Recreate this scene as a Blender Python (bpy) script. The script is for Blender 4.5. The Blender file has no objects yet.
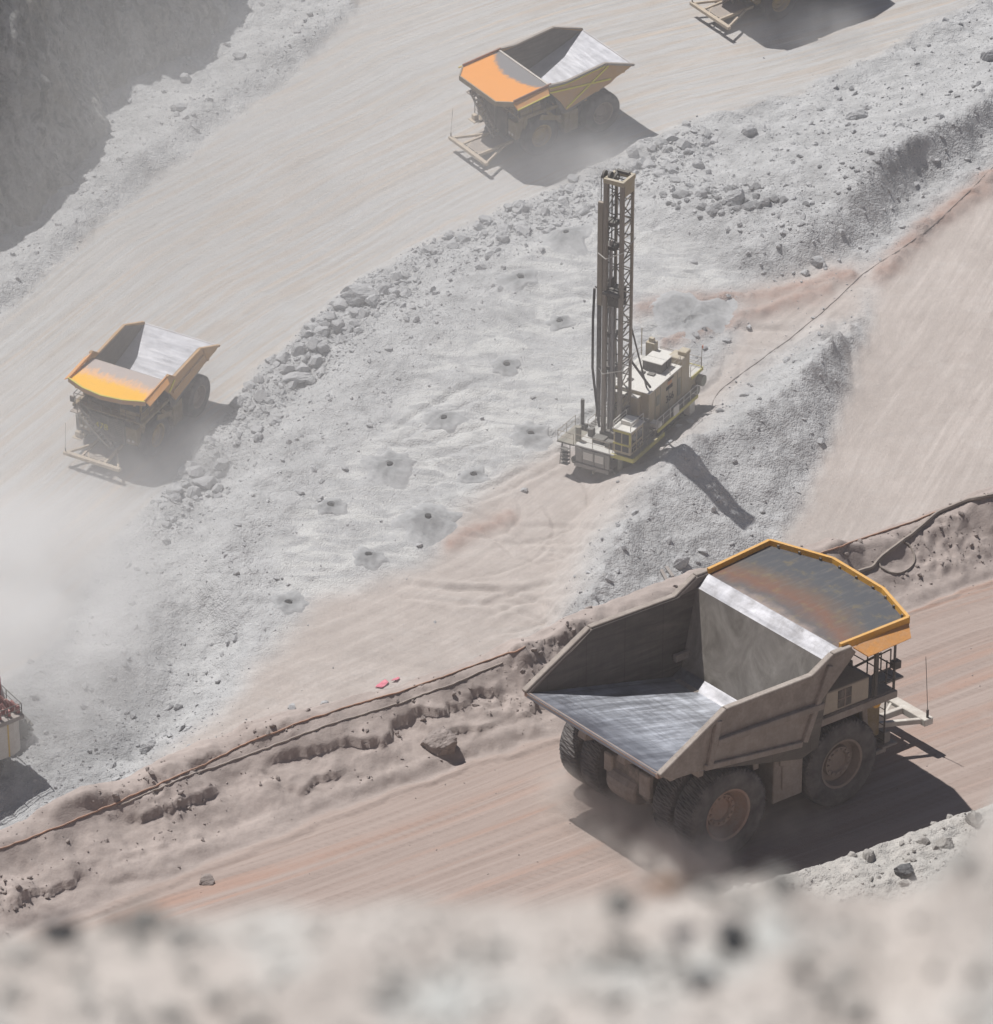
import bpy, bmesh, math, random
import numpy as np
from mathutils import Matrix, Vector
random.seed(7); rng = np.random.default_rng(11)
SC = bpy.context.scene
COL = SC.collection
# ------------------------------------------------------------------ camera
F = 5000.0; PITCH = math.radians(31.0); CX, CY = 496.5, 512.0
cR = np.array([1., 0, 0]); cD = np.array([0, math.cos(PITCH), -math.sin(PITCH)]); cU = np.array([0, math.sin(PITCH), math.cos(PITCH)])
def proj(P):
    d = P @ cD
    return CX + F*(P @ cR)/d, CY - F*(P @ cU)/d
def ray(px, py):
    return cD + cR*(px-CX)/F - cU*(py-CY)/F
cam_d = bpy.data.cameras.new('camera'); cam = bpy.data.objects.new('camera', cam_d); COL.objects.link(cam)
cam.rotation_euler = (math.radians(90)-PITCH, 0, 0)
cam_d.sensor_fit = 'HORIZONTAL'; cam_d.sensor_width = 36; cam_d.lens = F/993*36
cam_d.clip_start = 0.5; cam_d.clip_end = 3000
cam_d.dof.use_dof = True; cam_d.dof.focus_distance = 300; cam_d.dof.aperture_fstop = 3.7
SC.camera = cam
# ------------------------------------------------------------------ noise
_pt = rng.permutation(256); _perm = np.concatenate([_pt, _pt, _pt])
_ga = rng.random(256)*2*np.pi; _gx, _gy = np.cos(_ga), np.sin(_ga)
def perlin(x, y):
    x = np.asarray(x, float); y = np.asarray(y, float)
    xi = np.floor(x).astype(int); yi = np.floor(y).astype(int); xf = x-xi; yf = y-yi; xi &= 255; yi &= 255
    u = xf*xf*xf*(xf*(xf*6-15)+10); v = yf*yf*yf*(yf*(yf*6-15)+10)
    def g(a, b, dx, dy):
        h = _perm[_perm[a]+b]; return _gx[h]*dx+_gy[h]*dy
    a = g(xi, yi, xf, yf); b = g(xi+1, yi, xf-1, yf); c = g(xi, yi+1, xf, yf-1); d = g(xi+1, yi+1, xf-1, yf-1)
    return (a+u*(b-a))+v*((c+u*(d-c))-(a+u*(b-a)))
def fbm(x, y, o=4, r=.5):
    s = 0; a = 1.
    for i in range(o):
        s = s+a*perlin(x*2**i+17.3*i, y*2**i+5.1*i); a *= r
    return s
def ridged(x, y, o=4):
    s = 0; a = 1.
    for i in range(o):
        s = s+a*(1-2*np.abs(perlin(x*2**i+7.3*i, y*2**i+9.1*i))); a *= .5
    return s/1.9
def ss(a, b, x):
    t = np.clip((x-a)/(b-a), 0, 1); return t*t*(3-2*t)
def dline(px, py, pts):
    """distance, side (+ on the left of travel in y-down pixels -> sign of cross), arc length"""
    pts = np.asarray(pts, float); best = np.full(px.shape, 1e18); side = np.zeros(px.shape); arc = np.zeros(px.shape); L = 0
    for (x0, y0), (x1, y1) in zip(pts[:-1], pts[1:]):
        dx, dy = x1-x0, y1-y0; l = math.hypot(dx, dy); t = np.clip(((px-x0)*dx+(py-y0)*dy)/(l*l), 0, 1)
        ex, ey = px-x0-t*dx, py-y0-t*dy; d = ex*ex+ey*ey; m = d < best
        best = np.where(m, d, best); side = np.where(m, np.sign(dx*(py-y0)-dy*(px-x0)), side); arc = np.where(m, L+t*l, arc); L += l
    return np.sqrt(best), side, arc
def sdpoly(px, py, pts):
    pts = list(pts); d, _, _ = dline(px, py, pts+[pts[0]]); ins = np.zeros(px.shape, bool)
    for (x0, y0), (x1, y1) in zip(pts, pts[1:]+[pts[0]]):
        if y0 == y1: continue
        c = ((y0 > py) != (y1 > py)) & (px < (x1-x0)*(py-y0)/(y1-y0)+x0); ins ^= c
    return np.where(ins, d, -d)
# ------------------------------------------------------------------ mesh helpers
class MB:
    def __init__(s): s.v = []; s.f = []
    def add(s, vs, fs):
        n = len(s.v); s.v += [tuple(map(float, p)) for p in vs]; s.f += [tuple(i+n for i in f) for f in fs]; return s
    def box(s, x0, x1, y0, y1, z0, z1):
        return s.add([(x0,y0,z0),(x1,y0,z0),(x1,y1,z0),(x0,y1,z0),(x0,y0,z1),(x1,y0,z1),(x1,y1,z1),(x0,y1,z1)],
                     [(0,3,2,1),(4,5,6,7),(0,1,5,4),(1,2,6,5),(2,3,7,6),(3,0,4,7)])
    def bar(s, p, q, w, h=None, up=(0,0,1)):
        h = h or w; p = Vector(p); q = Vector(q); d = (q-p).normalized(); u = Vector(up)
        if abs(d.dot(u)) > .97: u = Vector((1,0,0))
        a = d.cross(u).normalized()*w/2; b = a.cross(d).normalized()*h/2
        vs = [p-a-b, p+a-b, p+a+b, p-a+b, q-a-b, q+a-b, q+a+b, q-a+b]
        return s.add(vs, [(0,1,2,3),(7,6,5,4),(0,4,5,1),(1,5,6,2),(2,6,7,3),(3,7,4,0)])
    def tube(s, pts, r, n=6):
        pts = [Vector(p) for p in pts]; rings = []
        for i, p in enumerate(pts):
            d = (pts[min(i+1, len(pts)-1)]-pts[max(i-1, 0)]).normalized(); u = Vector((0,0,1)) if abs(d.z) < .95 else Vector((1,0,0))
            a = d.cross(u).normalized(); b = a.cross(d)
            rings.append([p+a*r*math.cos(k*2*math.pi/n)+b*r*math.sin(k*2*math.pi/n) for k in range(n)])
        vs = [v for g in rings for v in g]; fs = []
        for i in range(len(pts)-1):
            for k in range(n): fs.append((i*n+k, i*n+(k+1)%n, (i+1)*n+(k+1)%n, (i+1)*n+k))
        fs += [tuple(range(n))[::-1], tuple((len(pts)-1)*n+k for k in range(n))]
        return s.add(vs, fs)
    def lathe(s, prof, n=32, c=(0,0,0)):      # profile (radius, y) around the y axis
        vs = []; fs = []; m = len(prof)
        for k in range(n):
            a = 2*math.pi*k/n
            for r, y in prof: vs.append((c[0]+r*math.cos(a), c[1]+y, c[2]+r*math.sin(a)))
        for k in range(n):
            for j in range(m-1): fs.append((k*m+j, k*m+j+1, ((k+1)%n)*m+j+1, ((k+1)%n)*m+j))
        return s.add(vs, fs)
    def prism(s, poly, y0, y1):               # polygon in x,z extruded along y
        n = len(poly); vs = [(x, y0, z) for x, z in poly]+[(x, y1, z) for x, z in poly]
        return s.add(vs, [tuple(range(n)), tuple(range(2*n-1, n-1, -1))]+[(i, i+n, (i+1)%n+n, (i+1)%n) for i in range(n)])
    def slab(s, poly, t):                     # planar 3-D polygon given thickness along -normal
        P = [Vector(p) for p in poly]; nn = Vector((0,0,0))
        for i in range(len(P)):
            a, b = P[i], P[(i+1) % len(P)]; nn += a.cross(b)
        nn.normalize(); n = len(P); vs = P+[p-nn*t for p in P]
        return s.add(vs, [tuple(range(n)), tuple(range(2*n-1, n-1, -1))]+[(i, i+n, (i+1)%n+n, (i+1)%n) for i in range(n)])
    def build(s, name, mat, parent=None, bevel=0, smooth=False):
        me = bpy.data.meshes.new(name); me.from_pydata(s.v, [], s.f)
        bm = bmesh.new(); bm.from_mesh(me); bmesh.ops.recalc_face_normals(bm, faces=bm.faces[:]); bm.to_mesh(me); bm.free()
        me.materials.append(mat)
        if smooth:
            me.polygons.foreach_set('use_smooth', [True]*len(me.polygons)); me.set_sharp_from_angle(angle=math.radians(40))
        o = bpy.data.objects.new(name, me); COL.objects.link(o)
        if parent: o.parent = parent
        if bevel:
            b = o.modifiers.new('bevel', 'BEVEL'); b.width = bevel; b.segments = 1; b.limit_method = 'ANGLE'; b.angle_limit = math.radians(40)
        return o
def fast_mesh(name, V, Fc, mat, smooth=False):
    V = np.ascontiguousarray(V, np.float32); k = Fc.shape[1]; me = bpy.data.meshes.new(name)
    me.vertices.add(len(V)); me.vertices.foreach_set('co', V.ravel())
    me.loops.add(Fc.size); me.loops.foreach_set('vertex_index', Fc.ravel().astype(np.int32))
    me.polygons.add(len(Fc)); me.polygons.foreach_set('loop_start', np.arange(0, Fc.size, k, dtype=np.int32))
    me.polygons.foreach_set('use_smooth', np.full(len(Fc), smooth)); me.update(calc_edges=True); me.validate()
    me.materials.append(mat); o = bpy.data.objects.new(name, me); COL.objects.link(o); return o
def grid_faces(nx, ny):
    i = np.arange(nx*ny).reshape(ny, nx); return np.stack([i[:-1,:-1], i[:-1,1:], i[1:,1:], i[1:,:-1]], -1).reshape(-1, 4)
def attr(o, name, arr, typ):
    a = o.data.attributes.new(name, typ, 'POINT'); key = 'color' if 'COLOR' in typ else 'vector'
    a.data.foreach_set(key, np.ascontiguousarray(arr, np.float32).ravel())
def tag(o, label=None, cat=None, group=None, kind=None):
    if label: o['label'] = label
    if cat: o['category'] = cat
    if group: o['group'] = group
    if kind: o['kind'] = kind
    return o
def empty(name, label, cat, group=None):
    o = bpy.data.objects.new(name, None); COL.objects.link(o); o.empty_display_size = .5; return tag(o, label, cat, group)
def copy_tree(o, parent=None):
    c = o.copy(); COL.objects.link(c); c.parent = parent
    for ch in [x for x in bpy.data.objects if x.parent == o]: copy_tree(ch, c)
    return c
# ------------------------------------------------------------------ materials
class NT:
    def __init__(s, name):
        s.m = bpy.data.materials.new(name); s.m.use_nodes = True; s.t = s.m.node_tree; s.n = s.t.nodes; s.b = s.n['Principled BSDF']; s.out = s.n['Material Output']
    def L(s, a, b): s.t.links.new(a, b)
    def set(s, sock, v):
        if hasattr(v, 'is_output'): s.L(v, sock)
        else: sock.default_value = v
    def coord(s, k='Object'):
        return s.n.new('ShaderNodeTexCoord').outputs[k]
    def attr(s, nm, k='Vector'):
        a = s.n.new('ShaderNodeAttribute'); a.attribute_name = nm; return a.outputs[k]
    def mapping(s, v, sc=(1,1,1), loc=(0,0,0), rot=(0,0,0)):
        m = s.n.new('ShaderNodeMapping'); s.L(v, m.inputs[0]); m.inputs['Scale'].default_value = sc; m.inputs['Location'].default_value = loc; m.inputs['Rotation'].default_value = rot; return m.outputs[0]
    def noise(s, v, scale=1, det=4, rough=.55, dist=0):
        m = s.n.new('ShaderNodeTexNoise'); s.L(v, m.inputs['Vector']); m.inputs['Scale'].default_value = scale; m.inputs['Detail'].default_value = det
        m.inputs['Roughness'].default_value = rough; m.inputs['Distortion'].default_value = dist; return m.outputs['Fac']
    def voro(s, v, scale=1, feat='F1', out='Distance'):
        m = s.n.new('ShaderNodeTexVoronoi'); m.feature = feat; s.L(v, m.inputs['Vector']); m.inputs['Scale'].default_value = scale; return m.outputs[out]
    def ramp(s, f, stops):
        r = s.n.new('ShaderNodeValToRGB'); s.L(f, r.inputs[0]); e = r.color_ramp.elements
        while len(e) < len(stops): e.new(.5)
        for q, (p, c) in zip(e, stops):
            q.position = p; q.color = (c, c, c, 1) if not isinstance(c, tuple) else (*c, 1)
        return r.outputs[0]
    def mix(s, f, a, b, bt='MIX'):
        m = s.n.new('ShaderNodeMix'); m.data_type = 'RGBA'; m.blend_type = bt
        s.set(m.inputs[0], f)
        for k, v in ((6, a), (7, b)): s.set(m.inputs[k], v if hasattr(v, 'is_output') else (*v, 1))
        return m.outputs[2]
    def math(s, op, a, b=0., c=None):
        m = s.n.new('ShaderNodeMath'); m.operation = op; s.set(m.inputs[0], a); s.set(m.inputs[1], b)
        if c is not None: s.set(m.inputs[2], c)
        return m.outputs[0]
    def sep(s, v):
        m = s.n.new('ShaderNodeSeparateXYZ'); s.L(v, m.inputs[0]); return m.outputs
    def mapr(s, f, a, b, c=0., d=1.):
        m = s.n.new('ShaderNodeMapRange'); s.L(f, m.inputs[0]); m.inputs[1].default_value = a; m.inputs[2].default_value = b; m.inputs[3].default_value = c; m.inputs[4].default_value = d; return m.outputs[0]
    def bump(s, h, st=.5, d=.1):
        m = s.n.new('ShaderNodeBump'); s.L(h, m.inputs['Height']); m.inputs['Strength'].default_value = st; m.inputs['Distance'].default_value = d; s.L(m.outputs[0], s.b.inputs['Normal'])
    def fin(s, col, rough=.9, metal=0., spec=.3):
        s.set(s.b.inputs['Base Color'], col if hasattr(col, 'is_output') else (*col, 1)); s.set(s.b.inputs['Roughness'], rough); s.set(s.b.inputs['Metallic'], metal); s.b.inputs['Specular IOR Level'].default_value = spec; return s.m
DUST = (.34, .29, .25)
def paint(name, col, dust=.35, rough=.55, metal=0., dcol=DUST, scale=1.3):
    """worn paint: dust gathers in patches and on faces that look up"""
    t = NT(name); co = t.coord(); n = t.noise(co, scale, 6, .65); n2 = t.noise(t.mapping(co, (1, 1, .25)), 4, 4)
    g = t.n.new('ShaderNodeNewGeometry'); up = t.mapr(t.sep(g.outputs['Normal'])[2], .2, 1, 0, .35)
    f = t.math('ADD', t.mapr(n, .35, .7, 0, 2*dust), up); f = t.math('MULTIPLY', f, t.mapr(n2, .3, .7, .6, 1.2)); f = t.math('MINIMUM', f, min(.95, dust*2+.2))
    c = t.mix(f, col, dcol); c = t.mix(t.mapr(t.noise(co, 9, 3), .35, .65, 0, .25), c, tuple(v*.6 for v in col))
    t.bump(t.math('ADD', t.noise(co, .9, 3, .5), t.math('MULTIPLY', n2, .15)), .25, .25); return t.fin(c, t.mix(f, (rough,)*3, (.95,)*3), metal)
def terrain_mat(name, rockA, rockB, pinkA, pinkB, roads, fine, bumps, streak=(.02, .55), swirl=(.55,.547,.535)):
    t = NT(name); co = t.coord(); m = t.attr('mask', 'Color'); red = t.attr('mask', 'Alpha'); sp = t.n.new('ShaderNodeSeparateColor'); t.L(m, sp.inputs[0]); pink, road, rub = sp.outputs[0], sp.outputs[1], sp.outputs[2]
    fl = t.attr('flow'); big = t.noise(co, .06, 5, .6); mid = t.noise(co, .45*fine, 6, .65); sm = t.noise(co, 4*fine, 5, .7)
    rock = t.mix(t.mapr(mid, .38, .62), rockA, rockB); rock = t.mix(t.mapr(big, .4, .65, 0, .5), rock, tuple(v*1.08 for v in rockB))
    sw = t.noise(t.mapping(co, (.16*fine, .5*fine, .3), rot=(0, 0, -.6)), 1, 6, .6, 1.6); rock = t.mix(t.math('MULTIPLY', t.mapr(sw, .44, .58), t.mapr(rub, .2, .8, .85, .12)), rock, swirl); pk = t.mix(t.mapr(mid, .3, .7), pinkA, pinkB); pk = t.mix(t.mapr(sw, .5, .62, 0, .16), pk, swirl); pk = t.mix(t.mapr(t.noise(co, .11*fine, 5, .62, .5), .42, .6, 0, .55), pk, tuple(v*.84 for v in pinkA)); pk = t.mix(t.mapr(t.noise(t.mapping(fl, (.025, .3, 1), (2, 8, 0)), 1, 5, .6, .5), .5, .66, 0, .5), pk, tuple(v*1.06 for v in pinkB))
    tr = t.noise(t.mapping(fl, (.05, 1.6, 1)), 1, 5, .7); pk = t.mix(t.mapr(tr, .38, .62, 0, .6), pk, tuple(v*.86 for v in pinkA))
    s1 = t.noise(t.mapping(fl, (streak[0], streak[1], 1)), 1, 6, .62, .4); fs = t.sep(fl); cb = t.n.new('ShaderNodeCombineXYZ'); t.L(fs[0], cb.inputs[0]); t.L(fs[2], cb.inputs[1]); s2 = t.noise(t.mapping(cb.outputs[0], (streak[0]*2, streak[1]*3.2, 1), (9, 3, 0)), 1, 5, .7)
    s0 = t.noise(t.mapping(fl, (streak[0]*.6, streak[1]*.22, 1), (3, 1, 0)), 1, 4, .6, .4); s1 = t.math('ADD', t.math('MULTIPLY', s1, .2), t.math('MULTIPLY', s0, .8)); rd = t.ramp(s1, [(.34, roads[0]), (.44, roads[1]), (.52, roads[3]), (.60, roads[0]), (.70, roads[1])]); pt = t.noise(t.mapping(fl, (streak[0]*.9, streak[1]*.13, 1), (7, 2, 0)), 1, 5, .6, .5); rd = t.mix(t.mapr(pt, .52, .68, 0, .85), rd, roads[2]); rd = t.mix(t.math('MULTIPLY', t.mapr(s2, .42, .62, 0, .45), t.mapr(big, .35, .6, .35, 1)), rd, tuple(v*.78 for v in roads[1])); wv = t.math('SINE', t.math('ADD', t.math('MULTIPLY', fs[0], 14.), t.math('MULTIPLY', fs[1], 7.))); rd = t.mix(t.math('MULTIPLY', t.mapr(wv, .2, .9, 0, .22), t.mapr(s2, .5, .58, 0, 1)), rd, tuple(v*.6 for v in roads[1])); rd = t.mix(t.mapr(t.noise(co, .35*fine, 5, .65), .5, .7, 0, .4), rd, roads[3])
    c = t.mix(pink, rock, pk); c = t.mix(road, c, rd); c = t.mix(t.math('MULTIPLY', red, t.mapr(mid, .3, .6, .4, 1)), c, (.33,.235,.20)); c = t.mix(t.math('MULTIPLY', t.mapr(sm, .3, .7, 0, .35), t.mapr(road, 0, 1, 1, .3)), c, t.mix(1., c, (.6, .6, .6), 'MULTIPLY'))
    v = t.voro(co, 2.2*fine); v2 = t.voro(co, 6*fine)
    h = t.math('ADD', t.math('MULTIPLY', sm, .5), t.math('ADD', t.math('MULTIPLY', t.math('MULTIPLY', v, rub), -.5), t.math('MULTIPLY', v2, -.4)))
    h = t.math('MULTIPLY', h, t.mapr(t.math('MAXIMUM', road, pink), 0, 1, 1, .22)); h = t.math('ADD', h, t.math('MULTIPLY', s2, t.mapr(road, 0, 1, .1, .45))); t.bump(h, bumps, .25/fine)
    return t.fin(c, .95, 0, .15)
# ------------------------------------------------------------------ terrain
AZ, AS = -120.42+.075*177.19, -.075
BZ, BS = -259.2, .09
def onplane(px, py, z0, s):
    r = ray(px, py); k = z0/(r[2]-s*r[1]); return r*k
def to_world(pts, z0, s):
    return [tuple(onplane(x, y, z0, s)[:2]) for x, y in pts]
class Sheet:
    def __init__(s, x0, x1, y0, y1, st):
        s.x = np.arange(x0, x1+st/2, st); s.y = np.arange(y0, y1+st/2, st); s.st = st; s.X, s.Y = np.meshgrid(s.x, s.y)
    def samp(s, A, X, Y):
        u = np.clip((np.asarray(X, float)-s.x[0])/s.st, 0, len(s.x)-1.001); v = np.clip((np.asarray(Y, float)-s.y[0])/s.st, 0, len(s.y)-1.001)
        i = u.astype(int); j = v.astype(int); a = u-i; b = v-j
        return (A[j,i]*(1-a)+A[j,i+1]*a)*(1-b)+(A[j+1,i]*(1-a)+A[j+1,i+1]*a)*b
    def h(s, X, Y): return s.samp(s.Z, X, Y)
    def hit(s, px, py):                         # where the line of sight through a picture point meets this ground
        r = ray(px, py); lo, hi = s.y[0]/r[1], s.y[-1]/r[1]; k = np.linspace(lo, hi, 1200); P = k[:,None]*r[None]
        below = P[:,2] < s.h(P[:,0], P[:,1]); i = int(np.argmax(below)) if below.any() else len(k)-1
        return P[max(i-1, 0)] if i else P[0]
    def normal(s, X, Y, e=.6):
        n = Vector((s.h(X-e, Y)-s.h(X+e, Y), s.h(X, Y-e)-s.h(X, Y+e), 2*e)); return n.normalized()
# ---- pit level (far)
RAMP = [(-60,330),(0,318),(110,215),(300,68),(355,0),(420,-90),(1060,-90),(993,-10),(900,42),(800,92),(700,116),(640,142),(540,195),(440,238),(360,278),(300,330),(250,378),(205,435),(165,485),(120,530),(90,570),(60,640),(-60,730)]
RIGHT = [(1080,90),(993,172),(930,222),(880,270),(868,330),(835,420),(790,520),(765,560),(740,660),(1080,660)]
PINK = [(885,256),(800,280),(742,300),(730,332),(690,385),(640,440),(590,447),(560,452),(480,505),(420,560),(330,600),(262,655),(200,715),(150,765),(110,830),(300,765),(560,640),(600,545),(650,478),(700,428),(745,382),(800,340),(866,316)]
PADIN = [(640,225),(560,228),(505,255),(480,300),(430,350),(390,400),(340,450),(300,500),(270,560),(285,620),(200,720),(560,720),(640,470),(700,310),(770,285),(700,235)]
PAD = [(660,175),(560,225),(470,262),(400,298),(350,345),(300,400),(262,445),(232,490),(215,545),(205,600),(235,650),(190,712),(110,800),(40,870),(560,900),(1100,900),(1100,60),(900,140),(760,140)]
HEAP = [(650,215),(700,165),(770,140),(850,100),(1000,30),(1060,40),(1060,70),(985,140),(930,185),(880,235),(820,272),(760,275),(690,240)]
HCREST = [(1040,60),(985,98),(945,122),(905,142),(880,162),(862,186)]
RIDGE = [(828,345),(800,372),(780,400),(748,420),(694,450),(650,492),(612,548),(586,610)]
WIND = [(690,152),(640,166),(560,208),(470,240),(400,272),(350,308),(302,352),(266,398),(222,440),(192,486),(165,520)]
UPB = [(-40,318),(0,288),(60,232),(110,180),(200,108),(270,58),(340,8),(380,-40)]
SCARP = [(-40,700),(60,690),(120,640),(150,600),(190,575),(215,545)]
B0 = Sheet(-66, 66, 316, 506, 1.0)
def shape_b(S, H, full=False):
    P = np.stack([S.X, S.Y, BZ+BS*S.Y+H], -1); px, py = proj(P)
    n1 = fbm(S.X*.05, S.Y*.05, 3); n2 = fbm(S.X*.22+50, S.Y*.22, 3)
    jx, jy = px+14*n1+6*n2, py+10*fbm(S.X*.06+9, S.Y*.06, 3)+5*n2
    ramp = ss(-4, 5, sdpoly(px+5*n2, py+4*n2, RAMP)); right = ss(-9, 11, sdpoly(px+7*n1+7*n2, py+3*n2, RIGHT))
    rH = ss(-34, 16, sdpoly(px+6*n1+5*n2, py+4*n2, RIGHT)); h = 3.0*ss(-22, 22, sdpoly(jx, jy, PAD))*(1-ramp)
    d, _, _ = dline(px, py, WIND); w = np.exp(-(d/24)**2); h = h+w*(1.0+.9*n2+.6*n1)*(1-.7*ramp)
    hp = ss(-14, 42, sdpoly(jx, jy, HEAP)); h = h+hp*(2.0+1.0*n1+.7*n2)*(1-.8*rH)
    d, sd, _ = dline(px, py, HCREST); h = h+2.2*np.exp(-(d/26)**2)*(1-rH)
    d, sd, arc = dline(px+8*n2, py+5*n2, RIDGE); rg = np.clip(1-d/np.where(sd < 0, np.clip(50+(py-330)*.42, 45, 130), np.clip(22+(py-330)*.2, 22, 46)), 0, 1); h = h+4.4*rg**1.15*(1+.35*n1)*(1-.8*rH)
    d, _, _ = dline(px, py, UPB); ub = np.exp(-(d/17)**2); h = h+ub*(1.1+.7*n2)*(1-.6*ramp)
    d, sd, _ = dline(jx, jy, SCARP); sc = np.exp(-(d/30)**2); h = h+1.0*sc*(1-ramp)
    if not full: return h
    pink = ss(-16, 20, sdpoly(jx, jy, PINK)+14*n1); pad = ss(-14, 24, sdpoly(jx, jy, PADIN))
    rub = np.clip(1-ramp-right-.8*pink*(1-rg)-.85*pad*(1-rg), 0, 1); rub = np.maximum(rub, np.clip(rg*.6, 0, .28)*(1-right))
    wheat = np.clip(w*1.2, 0, 1)*(1-ramp)
    return h, dict(ramp=ramp, right=right, pink=np.clip(np.maximum(pink*(1-.35*np.clip(rg*1.6, 0, 1)), right), 0, 1), pad=pad, rub=rub, wind=wheat, heap=hp*(1-right), ridge=rg*(1-right), up=ub, px=px, py=py)
H = np.zeros(B0.X.shape)
for _ in range(5): H = .45*H+.55*shape_b(B0, H)
B0.Z = H
H0, mk = shape_b(B0, H, True)
GB = Sheet(-64, 64, 318, 502, .2)
HB = B0.samp(H, GB.X, GB.Y); mB = {k: B0.samp(v, GB.X, GB.Y) for k, v in mk.items()}
X, Y = GB.X, GB.Y
rub = mB['rub']; smooth = np.maximum(mB['ramp'], mB['right'])
PR, PY_ = mB['px'], mB['py']
# flow coordinates: along and across the tracks
rl = to_world([(-90,540),(60,410),(200,272),(330,172),(450,98),(600,35),(850,-60)], BZ, BS); d1, s1, a1 = dline(X, Y, rl)
rr = to_world([(1030,120),(960,230),(880,400),(800,560),(740,700)], BZ, BS); d2, s2, a2 = dline(X, Y, rr)
rp = to_world([(930,230),(800,300),(730,370),(640,500),(540,585),(400,660),(200,760),(0,860)], BZ, BS); d3, s3, a3 = dline(X, Y, rp)
pr = mB['right']; pk = mB['pink']*(1-pr)
flow_a = np.where(pr > .5, a2, np.where(pk > .35, a3, a1)); flow_d = np.where(pr > .5, d2*s2, np.where(pk > .35, d3*s3, d1*s1))
nz = .05*fbm(X*.6, Y*.6, 3)+.03*perlin(flow_a*.05, flow_d*1.5)*smooth
pad_n = .42*fbm(X*.16, Y*.16+X*.07, 5, .55)+(.20*np.abs(perlin(X*.13-Y*.10, Y*.48+X*.2+.5*fbm(X*.1, Y*.1, 2)))+.12*ridged(X*.3-Y*.2, Y*.9+X*.4, 3))*mB['pad']
rub_n = .60*fbm(X*.2, Y*.2, 5, .52)+.24*ridged(X*.36+20, Y*.36, 4)
HB = HB+nz+pad_n*(1-smooth)*(1-.5*pk)+rub_n*rub*(1-smooth)*(1-.55*np.clip(mB['up'], 0, 1))+.10*pk*ridged(flow_a*.06, flow_d*.5, 3)
redm = np.zeros(X.shape)
# ruts along the pink track and the cable windrow of red soil behind the drill
for line, hh, wd in (([(640,312),(690,300),(740,302),(790,292),(850,275)], .55, 7), ([(665,345),(720,325),(770,310),(830,292)], .5, 6), ([(450,545),(485,528),(510,520)], .3, 6), ([(880,275),(930,226),(993,178)], .7, 8)):
    dd, _, _ = dline(PR+5*fbm(X*.3, Y*.3, 2), PY_+4*fbm(X*.3+8, Y*.3, 2), line); redm = np.maximum(redm, np.exp(-(dd/(wd*1.3))**2)); HB = HB+hh*np.exp(-(dd/wd)**2)*(.6+.8*np.abs(fbm(X*.5, Y*.5, 2)))
sel = ((mB['pad'] > .2) | (mB['pink'] > .4)) & (mB['right'] < .5) & (mB['ramp'] < .2); sxp, syp = PR[sel], PY_[sel]; tr_ = np.zeros(sxp.shape)
for k in range(20):                                       # ruts left by crawlers and loaders
    x0_, y0_ = rng.uniform(290, 640), rng.uniform(260, 660); a_ = rng.uniform(-.9, .3); w_ = rng.normal(0, .12); pl = []
    for q in range(9): pl.append((x0_, y0_)); x0_ += 22*math.cos(a_); y0_ += 14*math.sin(a_); a_ += w_+rng.normal(0, .06)
    dd, _, ar_ = dline(sxp, syp, pl); hw_ = rng.uniform(5, 9); tr_ -= ss(3, 40, ar_)*(1-ss(ar_.max()-40, ar_.max()-3, ar_))*(.16*np.exp(-((dd-hw_)/2.2)**2)-.10*np.exp(-((dd-hw_-5)/3)**2))
for k in range(9):
    cx0, cy0, rad = rng.uniform(470, 590), rng.uniform(490, 620), rng.uniform(30, 95); dd = np.abs(np.hypot(sxp-cx0, (syp-cy0)*1.7)-rad); an = np.arctan2(syp-cy0, sxp-cx0); tr_ -= .13*np.exp(-(dd/2.2)**2)*(np.cos(an-rng.uniform(0, 1.2)) > .2)
HB[sel] += tr_
GB.Z = BZ+BS*Y+HB
HOLES = [(566,236),(521,278),(560,322),(507,366),(444,419),(531,436),(390,467),(474,476),(331,507),(428,521),(369,557),(289,604)]
MR = terrain_mat('pit_ground', (.30,.30,.303), (.43,.43,.433), (.41,.36,.33), (.475,.425,.395), [(.40,.352,.312), (.39,.372,.355), (.445,.375,.315), (.415,.412,.41)], 1.0, .8)
o = fast_mesh('terrain', np.stack([X, Y, GB.Z], -1).reshape(-1, 3), grid_faces(len(GB.x), len(GB.y)), MR, True)
tag(o, 'pale grey and pink pit floor with a haul ramp, drill bench and rubble', None, None, 'structure')
roadm = mB['ramp']
attr(o, 'mask', np.stack([mB['pink'].ravel(), roadm.ravel(), rub.ravel(), redm.ravel()], -1), 'FLOAT_COLOR')
attr(o, 'flow', np.stack([flow_a.ravel(), (flow_d+1.6*fbm(X*.03, Y*.03, 3)).ravel(), (flow_d+.14*flow_a+3*fbm(X*.02+5, Y*.02, 2)).ravel()], -1), 'FLOAT_VECTOR')
# coarse ground round the detailed sheet
m = MB(); xs = [-300, -62, 62, 300]; ys = [250, 320, 500, 880]
for i in range(3):
    for j in range(3):
        if i == 1 and j == 1: continue
        q = [(xs[i], ys[j]), (xs[i+1], ys[j]), (xs[i+1], ys[j+1]), (xs[i], ys[j+1])]; m.add([(a, b, BZ+BS*b-.6) for a, b in q], [(0,1,2,3)])
t = NT('outer_ground'); c = t.coord(); tag(m.build('ground', t.fin(t.mix(t.noise(c, .15, 6), (.31,.31,.31), (.42,.40,.39)), .95)), 'grey pit ground beyond the worked area', None, None, 'structure')
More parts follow.
